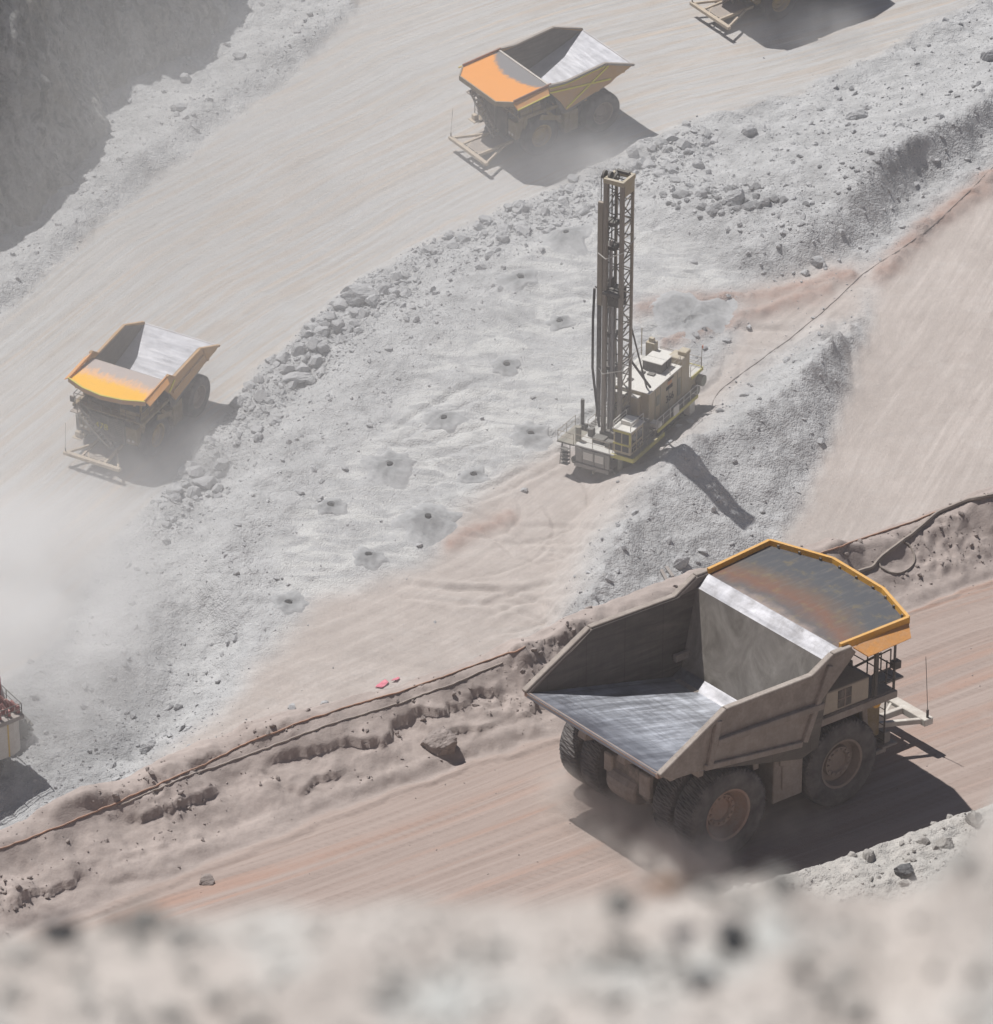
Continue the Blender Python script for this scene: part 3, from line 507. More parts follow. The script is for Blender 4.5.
# grey block of rock and two planks on the slope behind the big truck
boulder(tmpl_mesh(4, RKG), GB.hit(680, 563)+np.array([0, 0, .2]), .8, 'grey block of rock above two planks, behind the big truck body', None, (1.35, .8, .85), .9)
WD = paint('grey_wood', (.33,.31,.30), .3, .9)
for (a, b, lb) in (((661,571), (667,582), 'left-hand grey plank lying below the block of rock behind the big truck'), ((666,568), (673,578), 'right-hand grey plank lying below the block of rock behind the big truck')):
    p, q = GB.hit(*a), GB.hit(*b); m = MB(); m.bar(p+np.array([0, 0, .15]), q+np.array([0, 0, .15]), .28, .14); tag(m.build('plank', WD, None, .02), lb, 'plank')
# ------------------------------------------------------------------ haul trucks
def tyre_mat():
    t = NT('tyre_rubber'); co = t.coord(); n = t.noise(co, 1.4, 5, .6); c = t.mix(t.mapr(n, .3, .7, 0, .7), (.06,.057,.057), (.20,.185,.178)); return t.fin(c, .9, 0, .2)
TYRE = tyre_mat(); RIM = paint('rim_paint', (.25,.205,.175), .45, .8, 0, (.27,.22,.19)); RIMO = paint('rim_rust', (.32,.21,.165), .45, .8); RIMY = paint('rim_yellow', (.45,.32,.10), .4, .7)
BODYO = paint('body_steel', (.24,.205,.18), .45, .8, .0, (.37,.325,.29)); BODYT = paint('body_tan', (.46,.26,.09), .25, .75, 0, (.40,.31,.24))
YEL = paint('yellow_paint', (.72,.36,.03), .12, .5); ORA = paint('orange_paint', (.68,.29,.045), .12, .5); LIME = paint('lime_stripe', (.62,.55,.02), .1, .6); DARKM = paint('dark_machine', (.05,.047,.045), .3, .6); MACHY = paint('machine_yellow', (.20,.145,.055), .4, .7)
BEIGE = paint('beige_paint', (.40,.35,.28), .3, .7); WHITEM = paint('white_paint', (.62,.59,.54), .25, .6); CREAM = paint('cream_paint', (.55,.46,.34), .3, .6); GREYM = paint('grey_steel', (.24,.22,.20), .4, .7); RAILM = paint('rail_paint', (.07,.065,.06), .2, .7)
t = NT('cab_glass'); GLASS = t.fin((.02,.025,.03), .12, 0, .5)
def wear_steel(name, a, b, sx=(.35, 2.2, .35), met=.75, r0=.34, r1=.6, dusty=0., seam=.8, dist=.3, bst=.12):
    t = NT(name); co = t.coord(); n = t.noise(t.mapping(co, sx), 1, 7, .68, dist); n2 = t.noise(t.mapping(co, (3.5, .3, 1)), 1, 5, .7); n3 = t.noise(co, .8, 5, .6)
    c = t.mix(t.mapr(n, .3, .7), a, b); c = t.mix(t.mapr(n3, .45, .7, 0, .5), c, tuple(v*.65 for v in a))
    if dusty: c = t.mix(t.mapr(n3, .35, .65, dusty*.5, dusty), c, (.25,.225,.205))
    br = t.n.new('ShaderNodeTexBrick'); t.L(t.mapping(co, (1, 1, 1)), br.inputs['Vector']); br.inputs['Color1'].default_value = br.inputs['Color2'].default_value = (1, 1, 1, 1); br.inputs['Mortar'].default_value = (.72, .70, .68, 1); br.inputs['Scale'].default_value = 1; br.inputs['Mortar Size'].default_value = .02; br.inputs['Brick Width'].default_value = 2.1; br.inputs['Row Height'].default_value = 1.3
    c = t.mix(seam, c, br.outputs['Color'], 'MULTIPLY'); rr = t.math('ADD', t.mapr(n, .3, .7, r0, r1), t.mapr(n2, .35, .65, -.10, .14)); t.bump(n2, bst, .03)
    if name == 'worn_glint_floor': c = t.mix(t.mapr(t.math('ADD', t.sep(co)[0], t.mapr(n3, 0, 1, -2.5, 2.5)), -7.3, -4.8), (.19,.195,.225), c)  # floor tone darker blue grey toward the tail
    f = t.math('MAXIMUM', 0, met) if not dusty else t.mapr(n3, .35, .65, met*.7, met*(1-dusty)); return t.fin(c, rr, f)
FLOOR = wear_steel('worn_glint_floor', (.27,.28,.315), (.74,.77,.84), (.25, 2.0, .35), .65); SHED = wear_steel('polished_plate', (.16,.155,.16), (.42,.42,.45), (1.2, 1.2, 1.2), .55, .42, .62, 0, 0); FWALL = wear_steel('dusty_front_wall', (.075,.065,.05), (.36,.335,.30), (.7, .45, .35), .2, .6, .8, .5, 0, 1.8)  # floor: worn streaks, with sun glint painted into their pale colour
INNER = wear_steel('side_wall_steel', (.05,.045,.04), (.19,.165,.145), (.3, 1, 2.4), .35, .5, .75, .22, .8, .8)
FLOORB = wear_steel('pale_floor_steel', (.42,.42,.445), (.47,.47,.50), (.15, 2, .3), .25, .68, .74, 0, .25, .3, .03)
def canopy_mat(name, kind):
    t = NT(name); co = t.coord(); s = t.sep(co); n = t.noise(co, 1.3, 6, .65); fine = t.noise(t.mapping(co, (.5, 3, 1)), 2, 5, .7)
    yy = t.math('POWER', t.math('MULTIPLY', s[1], .27), 2.)
    if kind == 'near':                        # bare plate at the back, a rust band, grey-green dusty paint in front
        d = t.math('ADD', t.math('SUBTRACT', s[0], 2.5), t.math('MULTIPLY', yy, .75)); d = t.math('ADD', d, t.mapr(n, 0, 1, -.7, .7))
        c = t.ramp(t.mapr(d, 0, 4.2), [(.02, (.27,.22,.20)), (.14, (.11,.10,.10)), (.34, (.165,.09,.065)), (.52, (.125,.095,.078)), (.70, (.08,.082,.088)), (.95, (.072,.076,.086))]); c = t.mix(t.mapr(t.noise(co, 1.7, 5, .7), .54, .70, 0, .45), c, (.22,.17,.08)); c = t.mix(t.mapr(fine, .5, .7, 0, .35), c, (.19,.175,.16)); return t.fin(c, .6, .25)
    if kind == 'flat':                        # orange paint worn to steel in a half round at the back
        d = t.math('ADD', t.math('SUBTRACT', s[0], 2.9), t.math('MULTIPLY', yy, 1.2)); d = t.math('ADD', d, t.mapr(n, 0, 1, -.5, .5)); f = t.mapr(t.math('ADD', d, t.mapr(fine, .2, .8, -.5, .5)), 1.7, 2.15); c = t.mix(f, (.17,.165,.17), (.64,.255,.045)); return t.fin(c, .7, 0)
    d = t.math('SUBTRACT', s[0], t.math('MULTIPLY', yy, .1)); d = t.math('ADD', d, t.math('ADD', t.mapr(n, 0, 1, -.6, .6), t.mapr(fine, .2, .8, -.9, .9))); c = t.mix(t.mapr(d, 3.4, 4.0), (.36,.31,.29), (.62,.36,.19)); c = t.mix(t.mapr(d, 4.2, 4.9), c, (.72,.38,.02)); return t.fin(c, .7, 0)
CN, CF, CB = canopy_mat('worn_canopy', 'near'), canopy_mat('orange_canopy', 'flat'), canopy_mat('yellow_canopy', 'bow')
def add_wheel(root, x, y, r, w, rim, face, nm='wheel', deep=.25):
    """face: +1 outer face toward +y, -1 toward -y"""
    m = MB(); a, b = r*.56, w/2
    m.lathe([(0, b*deep), (a*.42, b*deep), (a*.46, b*(deep+.2)), (a*.62, b*(deep+.2)), (a*.66, b*(deep-.15)), (a*.86, b*.1), (a*.93, b*.80), (a*1.02, b*.86), (a*1.04, b*.5), (a*1.0, -b*.8), (0, -b*.8)], 36)
    for k in range(14):
        q = 2*math.pi*k/14; m.box(a*.52*math.cos(q)-.035, a*.52*math.cos(q)+.035, b*(deep+.19), b*(deep+.31), a*.52*math.sin(q)-.035, a*.52*math.sin(q)+.035)
    wl = m.build(nm, rim, root, 0, True); wl.location = (x, y, r)
    if face < 0: wl.rotation_euler = (0, 0, math.pi)
    m = MB(); n = 192; prof = [(.55, .80), (.60, .92), (.72, 1.0), (.86, .98), (.945, .90), (.985, .78), (1., .40), (1., 0), (1., -.40), (.985, -.78), (.945, -.90), (.86, -.98), (.72, -1.), (.60, -.92), (.55, -.80)]; vs = []; fs = []; k = len(prof)
    for i in range(n):
        for j, (p, q) in enumerate(prof):
            ph = (i+(1.6*abs(j-7)))/3.2; lug = .016*(1 if math.sin(2*math.pi*ph) > -.2 else -.6) if 3 < j < 11 else 0
            an = 2*math.pi*i/n; rr = r*(p+lug); vs.append((rr*math.cos(an), q*b, rr*math.sin(an)))
    for i in range(n):
        for j in range(k-1): fs.append((i*k+j, i*k+j+1, ((i+1) % n)*k+j+1, ((i+1) % n)*k+j))
    m.add(vs, fs); ty = m.build('tyre', TYRE, wl, 0, False); return wl
def rails(m, pts, h, r=.03, posts=True, mid=True):
    up = Vector((0, 0, h))
    for a, b in zip(pts[:-1], pts[1:]):
        a, b = Vector(a), Vector(b); m.tube([a+up, b+up], r, 5)
        if mid: m.tube([a+up*.5, b+up*.5], r*.8, 5)
        if posts:
            n = max(1, int((b-a).length/1.3))
            for k in range(n+1): p = a+(b-a)*k/n; m.tube([p, p+up], r, 5)
def make_truck(label, near, canopy, number=None):
    W = 9.0 if near else 8.2; wb = 6.37 if near else 7.1; hw = W/2; R_ = 2.0
    root = empty('haul_truck', label, 'dump truck', 'haul trucks in the pit')
    if near: tip, knee, dip, wtop, cb, cfz, cfx = (-7.35, 5.38), (-3.9, 7.3), (.75, 7.3), (1.9, 7.95), (2.9, 7.97), 8.12, 6.12; lower = [(.22, 4.02), (-2.02, 4.44), (-3.5, 4.78), (-5.0, 4.80), (-6.6, 4.9)]; front = [(3.25, 7.6), (2.83, 7.2), (1.79, 6.24), (.86, 5.35)]; fl0 = (.55, 3.55); fl1 = (1.07, 3.85); fw = (1.83, 7.5); shd = (2.5, 7.93)
    elif canopy == 'flat': tip, knee, dip, wtop, cb, cfz, cfx = (-7.0, 6.2), (-3.55, 7.53), (1.05, 7.16), (2.9, 7.40), (3.0, 7.40), 7.0, 7.2; lower = [(.9, 4.0), (-4.2, 5.1), (-4.9, 5.5), (-6.4, 5.95)]; front = [(2.9, 6.6), (2.1, 5.75), (1.5, 5.0)]; fl0 = (.6, 3.7); fl1 = (.9, 3.95); fw = (2.5, 7.1); shd = (2.85, 7.3)
    else: tip, knee, dip, wtop, cb, cfz, cfx = (-7.1, 5.65), (-3.75, 7.28), (.94, 7.0), (1.9, 7.78), (2.1, 7.70), 7.25, 5.9; lower = [(.75, 4.3), (-4.2, 5.15), (-5.0, 5.2), (-6.5, 5.4)]; front = [(3.05, 7.2), (2.3, 6.2), (1.4, 5.3)]; fl0 = (.5, 3.8); fl1 = (.9, 4.0); fw = (1.8, 7.0); shd = (2.1, 7.2)
    tip, knee, dip, wtop, cb, fl0, fl1, fw, shd = map(lambda p: p, (tip, knee, dip, wtop, cb, fl0, fl1, fw, shd))
    fi = hw-.25
    # ---- body
    outer = BODYO if near else BODYT
    prof = [tip, knee, dip, wtop, cb]+front+lower
    for sg in (1, -1):
        m = MB(); m.prism(prof, sg*(hw-.22), sg*hw); wall = m.build('side_wall', outer, root, .03)
        m = MB()                                           # top rail and pressed ribs of the outside
        top = [tip, knee, dip, wtop, cb]
        for a, b in zip(top[:-1], top[1:]): m.bar((a[0], sg*(hw-.02), a[1]-.02), (b[0], sg*(hw-.02), b[1]-.02), .30, .22)
        m.build('top_rail', BODYO if near else (GREYM if canopy == 'flat' else outer), wall, .03)
        m = MB()
        if near:
            m.bar((-4.4, sg*(hw+.10), 5.95), (1.4, sg*(hw+.10), 5.75), .24, .30); m.bar((-5.0, sg*(hw+.06), 4.95), (.3, sg*(hw+.06), 4.25), .2, .26)
            m.bar((-4.3, sg*(hw+.08), 6.95), (-4.75, sg*(hw+.08), 4.95), .2, .3); m.bar((1.75, sg*(hw+.07), 7.5), (.45, sg*(hw+.07), 4.3), .2, .28)
            m.build('rib', BODYO, wall, .03)
        elif canopy == 'flat':
            m.bar((-3.9, sg*(hw+.05), 7.2), (1.0, sg*(hw+.05), 4.3), .14, .16); m.bar((2.9, sg*(hw+.05), 6.65), (-4.2, sg*(hw+.05), 5.65), .14, .16)
            m.bar((-3.5, sg*(hw+.05), 7.28), (1.05, sg*(hw+.05), 6.9), .08, .1); m.bar((1.05, sg*(hw+.05), 6.9), (2.9, sg*(hw+.05), 7.1), .08, .1); m.build('rib', LIME, wall)
        else:
            m.bar((-4.2, sg*(hw+.08), 6.25), (1.3, sg*(hw+.08), 5.55), .2, .3); m.bar((-4.3, sg*(hw+.06), 6.9), (-5.0, sg*(hw+.06), 5.3), .2, .3); m.build('rib', BODYT, wall, .03)
            m = MB(); m.bar((.9, sg*(hw+.05), 6.7), (1.9, sg*(hw+.05), 5.9), .1, .2); m.build('stripe', LIME, wall)
        # inner skin and the bevel plate along the floor
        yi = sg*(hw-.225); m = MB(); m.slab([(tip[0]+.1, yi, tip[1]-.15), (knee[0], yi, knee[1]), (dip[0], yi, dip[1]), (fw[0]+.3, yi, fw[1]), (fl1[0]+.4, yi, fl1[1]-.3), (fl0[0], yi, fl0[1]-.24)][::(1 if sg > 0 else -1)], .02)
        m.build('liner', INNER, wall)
    th = .18
    def cross(a, b, y, t_=th): return [(a[0], y, a[1]), (b[0], y, b[1]), (b[0], -y, b[1]), (a[0], -y, a[1])]
    FM = FLOOR if near else FLOORB
    m = MB(); m.slab([(tip[0], hw-.25, tip[1]), (tip[0], -hw+.25, tip[1]), (fl0[0], -fi, fl0[1]), (fl0[0], fi, fl0[1])], th); fo = m.build('floor_plate', FM, root)
    m = MB()
    for k in range(5): x = -6.2+k*1.5; z = tip[1]+(fl0[1]-tip[1])*(x-tip[0])/(fl0[0]-tip[0]); m.box(x-.15, x+.15, -hw+.5, hw-.5, z-.62, z-.22)
    for y in (-1.3, 1.3): m.bar((tip[0]+.6, y, tip[1]-.75), (.4, y, fl0[1]-.5), .5, .6)
    m.build('underframe', outer, fo, .02)
    m = MB(); m.box(tip[0]-.02, tip[0]+.14, -hw+.05, hw-.05, tip[1]-.2, tip[1]-.02); m.build('tail_lip', RIMO if near else GREYM, fo)
    m = MB(); m.slab(cross(fl0, fl1, hw-.25)[::-1], th); m.build('transition_plate', SHED if near else FM, root)
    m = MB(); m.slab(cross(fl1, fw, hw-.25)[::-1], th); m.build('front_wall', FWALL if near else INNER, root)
    m = MB(); m.slab(cross(fw, shd, hw-.25)[::-1], th); m.build('shedder_plate', SHED if near else GREYM, root)
    # ---- canopy
    x0 = shd[0]; z0 = shd[1]; cz = lambda x: z0+(cfz-z0)*(x-x0)/(cfx-x0)
    if near: plan = [(x0, -hw+.2), (cfx, -hw), (cfx+.83, -hw+.28*W), (cfx+.98, hw-.34*W), (cfx, hw), (x0, hw-.2)]
    elif canopy == 'flat': plan = [(x0, -hw+.1), (cfx-.2, -hw), (cfx+1.05, -hw+.15*W), (cfx+1.05, hw-.15*W), (cfx-.2, hw), (x0, hw-.1)]
    else: plan = [(x0, -hw+.1), (cfx, -hw), (cfx+.75, -hw+.24*W), (cfx+1.05, 0), (cfx+.75, hw-.24*W), (cfx, hw), (x0, hw-.1)]
    m = MB(); m.slab([(x, y, cz(x)) for x, y in plan], .14); ca_ = m.build('canopy', {'near': CN, 'flat': CF, 'bow': CB}[canopy], root)
    m = MB(); pts = plan[1:-1]
    if near:
        for a, b in zip(plan[:-1], plan[1:]): m.bar((a[0], a[1], cz(a[0])+.08), (b[0], b[1], cz(b[0])+.08), .15, .34)
        m.build('canopy_edge', YEL, ca_)
        for sg in (1, -1):
            m = MB(); q = [(3.0, sg*(hw+.06), cz(3.3)-.02), (cfx-.02, sg*(hw+.06), cz(cfx)-.02), (cfx-.35, sg*(hw+.60), cz(cfx)-.40), (3.4, sg*(hw+.60), cz(4)-.40)]; m.slab(q[::sg], .06); m.build('canopy_skirt', ORA, ca_)
        m = MB()
        for k in range(9): a = plan[1+k//3]; b = plan[2+k//3]; f = (k % 3+.5)/3; m.box(a[0]+(b[0]-a[0])*f-.14, a[0]+(b[0]-a[0])*f-.04, a[1]+(b[1]-a[1])*f-.05, a[1]+(b[1]-a[1])*f+.05, cfz+.02, cfz+.16)
        m.build('cleat', DARKM, ca_)
    elif canopy == 'flat':
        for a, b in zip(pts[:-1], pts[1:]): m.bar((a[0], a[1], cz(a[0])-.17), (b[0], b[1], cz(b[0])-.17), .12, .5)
        m.build('canopy_edge', paint('edge_brown', (.22,.17,.10), .2), ca_)  # plain dark brown paint on the canopy edge
        m = MB()
        for sg in (1, -1): m.bar((x0-.2, sg*(hw-.12), cz(x0)+.12), (cfx-.15, sg*(hw-.06), cz(cfx)+.12), .10, .28)
        m.build('canopy_curb', paint('brown_curb', (.30,.12,.06), .1), ca_)
        for sg in (1, -1):
            m = MB(); q = [(x0+.3, sg*(hw+.02), cz(x0)-.02), (cfx-.1, sg*(hw+.02), cz(cfx)-.02), (cfx-.15, sg*(hw+.62), cz(cfx)-.46), (x0+.5, sg*(hw+.58), cz(x0)-.44)]; m.slab(q[::sg], .08); m.build('canopy_skirt', ORA, ca_)
            m = MB(); m.bar((x0+.5, sg*(hw+.59), cz(x0)-.45), (cfx-.15, sg*(hw+.63), cz(cfx)-.47), .09, .1); m.build('stripe', LIME, ca_)
        m = MB(); m.box(x0-.06, x0+.12, -hw+.2, hw-.2, z0-.02, z0+.09); m.build('seam', WHITEM, ca_)
    else:
        for a, b in zip(pts[:-1], pts[1:]): m.bar((a[0], a[1], cz(a[0])-.16), (b[0], b[1], cz(b[0])-.16), .12, .5)
        m.build('canopy_edge', paint('edge_tan', (.42,.24,.12), .25), ca_)
        m = MB()
        for a, b in zip(pts[:-1], pts[1:]): m.bar((a[0]+.03, a[1], cz(a[0])+.08), (b[0]+.03, b[1], cz(b[0])+.08), .12, .05)
        m.build('stripe', LIME, ca_)
        for sg in (1, -1):
            m = MB(); q = [(x0-.1, sg*(hw-.08), cz(x0)+.50), (cfx, sg*(hw-.08), cz(cfx)+.10), (cfx, sg*(hw+.50), cz(cfx)-.30), (x0+.3, sg*(hw+.46), cz(x0)+.08)]; m.slab(q[::sg], .08); m.bar((x0-.1, sg*(hw-.1), cz(x0)+.42), (cfx, sg*(hw-.1), cz(cfx)+.05), .14, .3); m.build('canopy_skirt', ORA, ca_, .02)
    m = MB()                                               # canopy stiffeners below
    for y in np.linspace(-hw+1, hw-1, 5): m.bar((x0+.2, y, cz(x0)-.42), (cfx+.4, y, cz(cfx)-.36), .16, .42)
    m.build('stiffener', outer, ca_)
    # ---- chassis
    m = MB()
    for y in (-1.25, 1.25): m.box(-5.2, 6.0, y-.28, y+.28, 1.75, 2.85)
    m.box(-5.3, -4.8, -1.5, 1.5, 1.9, 3.2); m.box(-.6, .1, -1.2, 1.2, 1.8, 3.4); m.box(2.4, 3.0, -1.3, 1.3, 1.7, 2.9); m.lathe([(0, -2.2), (.95, -2.2), (1.05, -1.2), (1.05, 1.2), (.95, 2.2), (0, 2.2)], 20, (-wb/2, 0, R_)); m.box(wb/2-.4, wb/2+.4, -2.6, 2.6, R_-.45, R_+.45)
    m.build('chassis', DARKM if not near else paint('chassis_dust', (.09,.08,.075), .5), root, .04)
    m = MB()                                               # rear suspension, hoist rams and tank on the right
    for y in (-1.9, 1.9): m.tube([(.1, y, 1.9), (-1.0, y, 3.1)], .27, 10); m.tube([(-4.6, y*.6, 2.5), (-5.6, y*.5, 4.4)], .2, 8)
    m.build('hoist_ram', GREYM, root, 0, True)
    for sg in (-1, 1): m = MB(); m.box(-.62, 1.0, sg*2.5, sg*3.9, 1.35, 3.6); m.box(-.2, .5, sg*3.9, sg*3.98, 1.9, 3.4); m.build('fuel_tank', BODYO if near else MACHY, root, .10)
    m = MB(); m.lathe([(0, -1.0), (.6, -.95), (.75, -.6), (.75, .6), (.6, .95), (0, 1.0)], 16, (-4.9, .3, 2.0)); m.box(-5.5, -5.2, -1.6, -.9, 2.2, 3.3); m.box(-5.45, -5.2, .9, 1.5, 2.3, 3.2); m.build('axle_box', BODYO if near else DARKM, root, .06)
    # ---- front end
    fr = 5.75 if near else 5.85; dk = 4.75; dw = 4.05 if near else 3.6
    m = MB(); m.box(1.7, fr, -2.3, 2.3, 2.6, dk-.16); m.build('engine_bay', DARKM, root, .05)
    m = MB(); m.box(fr+.003, fr+.30, -1.75, 1.75, 1.9, dk-.3)
    rad = m.build('radiator', DARKM, root, .03); m = MB()
    for k in range(12): m.box(fr+.30, fr+.345, -1.6, 1.6, 2.05+k*.2, 2.13+k*.2)
    for y in (-1.78, 0, 1.78): m.box(fr+.3, fr+.40, y-.07, y+.07, 1.9, dk-.3)
    m.build('grille', RAILM if near else paint('grille_dust', (.10,.09,.08), .3), rad)
    for sg in (-1, 1):
        m = MB(); m.box(fr-.9, fr+.25, sg*1.9, sg*3.1, 2.1, 3.9); m.box(fr+.25, fr+.32, sg*2.15, sg*2.45, 3.3, 3.6); m.box(fr+.25, fr+.32, sg*2.6, sg*2.9, 3.3, 3.6); m.build('air_cleaner', MACHY, root, .08)
        for yy in (2.3, 2.75): m = MB(); m.lathe([(0, 0), (.14, 0), (.16, -.06), (0, -.06)], 12); h = m.build('headlight', WHITEM, root, 0, True); h.rotation_euler = (0, 0, -math.pi/2); h.location = (fr+.42, sg*yy, 2.6)
    m = MB(); m.box(2.3, fr+.2, -dw, dw, dk-.14, dk); dko = m.build('deck', GREYM if near else MACHY, root, .02)
    for sg in (-1, 1): m = MB(); m.bar((.5, sg*dw, dk-.2), (fr+.25, sg*dw, dk-.2), .22, .34); m.build('deck_beam', BODYO if near else MACHY, dko, .02)
    m = MB(); pr_ = [(4.7 if near else 2.2, -dw+.05, dk), (fr+.15, -dw+.05, dk), (fr+.15, -.6, dk)]; rails(m, pr_, 1.1, .035); rails(m, [(fr+.15, .4, dk), (fr+.15, dw-.05, dk), (3.0, dw-.05, dk)], 1.1, .035)
    if near: m.tube([(fr+.15, -dw+.05, dk), (fr+.15, -dw+.05, dk+2.4)], .06, 6); m.tube([(fr-.9, -dw+.05, dk), (fr-.9, -dw+.05, dk+2.9)], .10, 6); m.tube([(fr-.9, -dw+.05, dk+2.8), (fr+.15, -dw+.05, dk+2.2)], .04, 5); m.box(fr+.05, fr+.4, -dw-.1, -dw+.2, dk+1.0, dk+1.35); m.box(fr+.1, fr+.3, -dw-.02, -dw+.14, dk+2.2, dk+2.5)
    m.build('handrail', RAILM, dko)
    # cab on the left of the deck
    m = MB(); cx0, cx1, cy0, cy1 = (2.9, 5.0, 1.5, 3.7) if near else (3.4, 5.75, 1.1, 3.45); cabz = dk+(2.35 if near else 1.75)
    m.add([(cx0,cy0,dk),(cx1,cy0,dk),(cx1,cy1,dk),(cx0,cy1,dk),(cx0+.1,cy0+.1,cabz),(cx1-.25,cy0+.1,cabz),(cx1-.25,cy1-.1,cabz),(cx0+.1,cy1-.1,cabz)], [(0,3,2,1),(4,5,6,7),(0,1,5,4),(1,2,6,5),(2,3,7,6),(3,0,4,7)]); cab = m.build('cab', MACHY if not near else BEIGE, root, .05)
    for nm, q in (('windscreen', [(cx1+.0, cy0+.2, dk+.8), (cx1+.0, cy1-.2, dk+.8), (cx1-.22, cy1-.25, cabz-.15), (cx1-.22, cy0+.25, cabz-.15)]), ('window', [(cx1-.3, cy1+.0, dk+.8), (cx0+.25, cy1+.0, dk+.8), (cx0+.3, cy1-.08, cabz-.15), (cx1-.45, cy1-.08, cabz-.15)])): m = MB(); m.slab(q, .06); m.build(nm, GLASS, cab)
    # electrical cabinet on the right of the deck
    m = MB(); m.box(1.9, 4.5, -dw+.05, -2.3, dk+.003, dk+1.05); cabt = m.build('cabinet', BEIGE if near else MACHY, root, .04)
    m = MB(); m.box(2.75, 3.5, -dw+.03, -dw+.06, dk+.12, dk+.95); m.build('louvre', DARKM, cabt); m = MB(); m.box(3.10, 3.16, -dw+.01, -dw+.032, dk+.12, dk+.95); m.box(2.75, 3.5, -dw+.012, -dw+.03, dk+.5, dk+.55); m.build('slat', RIM, cabt)
    m = MB(); m.box(2.0, 5.2, -2.2, 1.2, dk+.003, dk+.85); m.box(2.4, 3.2, -3.2, -2.4, dk+1.05, dk+1.7); m.tube([(2.6, .5, dk+.8), (2.6, .5, dk+1.9)], .18, 10); m.build('engine_hood', DARKM, root, .05)
    # bumper frame
    bx_ = 9.3 if near else (10.0 if canopy == 'flat' else 9.0); bz = 1.45 if near else 1.25; bw = 2.75 if near else 3.0; BM = WHITEM if near else CREAM
    m = MB(); m.box(bx_-.32 if near else bx_-.22, bx_+.18, -bw, bw, bz-.17, bz+.17); bp = m.build('bumper', BM, root, .03); bp.location.y = .9 if canopy == 'flat' else 0
    m = MB()
    for sg in (-1, 1): m.bar((fr-.2, sg*1.2, bz+.1), (bx_-.2, sg*1.2, bz), .22, .3); m.bar((fr+.9, sg*1.3, bz+.05), (bx_-.2, sg*(bw-.3), bz), .2, .24); m.bar((bx_-1.4, sg*1.25, bz), (bx_-.2, sg*.45, bz), .12, .14)
    m.build('bumper_arm', BM, bp, .02)
    m = MB(); m.box(fr+.25, bx_-.4, -1.05, 1.05, bz-.02, bz+.05); m.build('step_plate', GREYM, bp)
    m = MB(); m.tube([(bx_-.05, -bw+.15, bz+.15), (bx_-.05, -bw+.15, bz+.55)], .06, 6); m.tube([(bx_-.05, -bw+.15, bz+.5), (bx_-.25, -bw+.2, bz+3.2)], .018, 4); m.build('antenna', RAILM, bp)
    # slanting stair across the front, short ladder and wheel posts
    m = MB(); a, b = Vector((fr+.75, -2.5, dk-.1)), Vector((fr+.75, .9, bz+.4)); off = Vector((.55, 0, 0))
    for o_ in (Vector((0, 0, 0)), off): m.bar(a+o_, b+o_, .07, .22); m.tube([a+o_+Vector((0, 0, 1)), b+o_+Vector((0, 0, 1))], .035, 5); m.tube([a+o_, a+o_+Vector((0, 0, 1))], .035, 5); m.tube([b+o_, b+o_+Vector((0, 0, 1))], .035, 5)
    for k in range(11): p = a+(b-a)*(k+.5)/11; m.box(p.x, p.x+.55, p.y-.11, p.y+.11, p.z-.02, p.z+.02)
    m.box(fr+.2, fr+1.35, -3.3, -2.4, dk-.16, dk-.08); m.build('stair', GREYM, root)
    m = MB()
    for y in (-3.3, -2.75): m.tube([(fr+.35, y, bz-.2), (fr+.35, y, dk+1.0)], .04, 5)
    for k in range(9): m.tube([(fr+.35, -3.3, bz+k*.38), (fr+.35, -2.75, bz+k*.38)], .025, 4)
    m.build('ladder', RAILM, root)
    m = MB(); m.box(fr+.1, fr+1.0, -3.5, -2.5, bz+.1, bz+.22); m.box(fr+.35, fr+.75, -3.3, -2.8, bz+.22, bz+.75); m.build('step_box', CREAM if not near else GREYM, root, .04)
    m = MB(); m.bar((fr-.9, -3.2, dk-.2), (fr-.6, -3.2, bz+.1), .25, .3); m.box(fr-.75, fr+.35, -3.5, -2.5, bz-.05, bz+.15); m.build('bracket', BODYO if near else MACHY, root, .03); m = MB(); m.bar((fr-.9, 3.2, dk-.2), (fr-.6, 3.2, bz+.1), .25, .3); m.build('bracket', BODYO if near else MACHY, root, .03)
    m = MB(); m.lathe([(0, -.28), (.24, -.28), (.24, .28), (0, .28)], 12, (fr-.55, -3.5, dk-.55)); m.build('amber_tank', YEL, root, 0, True)
    if not near:
        for sg in (-1, 1):
            m = MB(); m.tube([(fr+.2, sg*(dw-.1), dk+.1), (fr+.6, sg*(dw-.1), dk+.6)], .05, 5); m.box(fr+.5, fr+.62, sg*(dw-.1)-.2, sg*(dw-.1)+.2, dk+.4, dk+1.0); m.build('mirror', DARKM, root)
        m = MB(); m.bar((3.9, 4.0, dk-.5), (1.6, 4.05, 3.4), .1, .5); m.bar((wb/2-2.2, 4.0, 2.8), (wb/2-.4, 4.0, dk-.15), .1, .3); m.build('mud_guard', MACHY, root)
    if number:
        cu = bpy.data.curves.new('number', 'FONT'); cu.body = number; cu.size = .95; cu.align_x = 'CENTER'; cu.extrude = .02; tmp = bpy.data.objects.new('number', cu); COL.objects.link(tmp); dg = bpy.context.evaluated_depsgraph_get(); me = bpy.data.meshes.new_from_object(tmp.evaluated_get(dg)); bpy.data.objects.remove(tmp)
        me.materials.clear(); me.materials.append(LIME); o = bpy.data.objects.new('number', me); COL.objects.link(o); o.parent = root; o.rotation_euler = (math.pi/2, 0, math.pi/2); o.location = (fr+.43, -.55, 3.0)
    # ---- wheels
    yo = 3.55 if near else 3.4
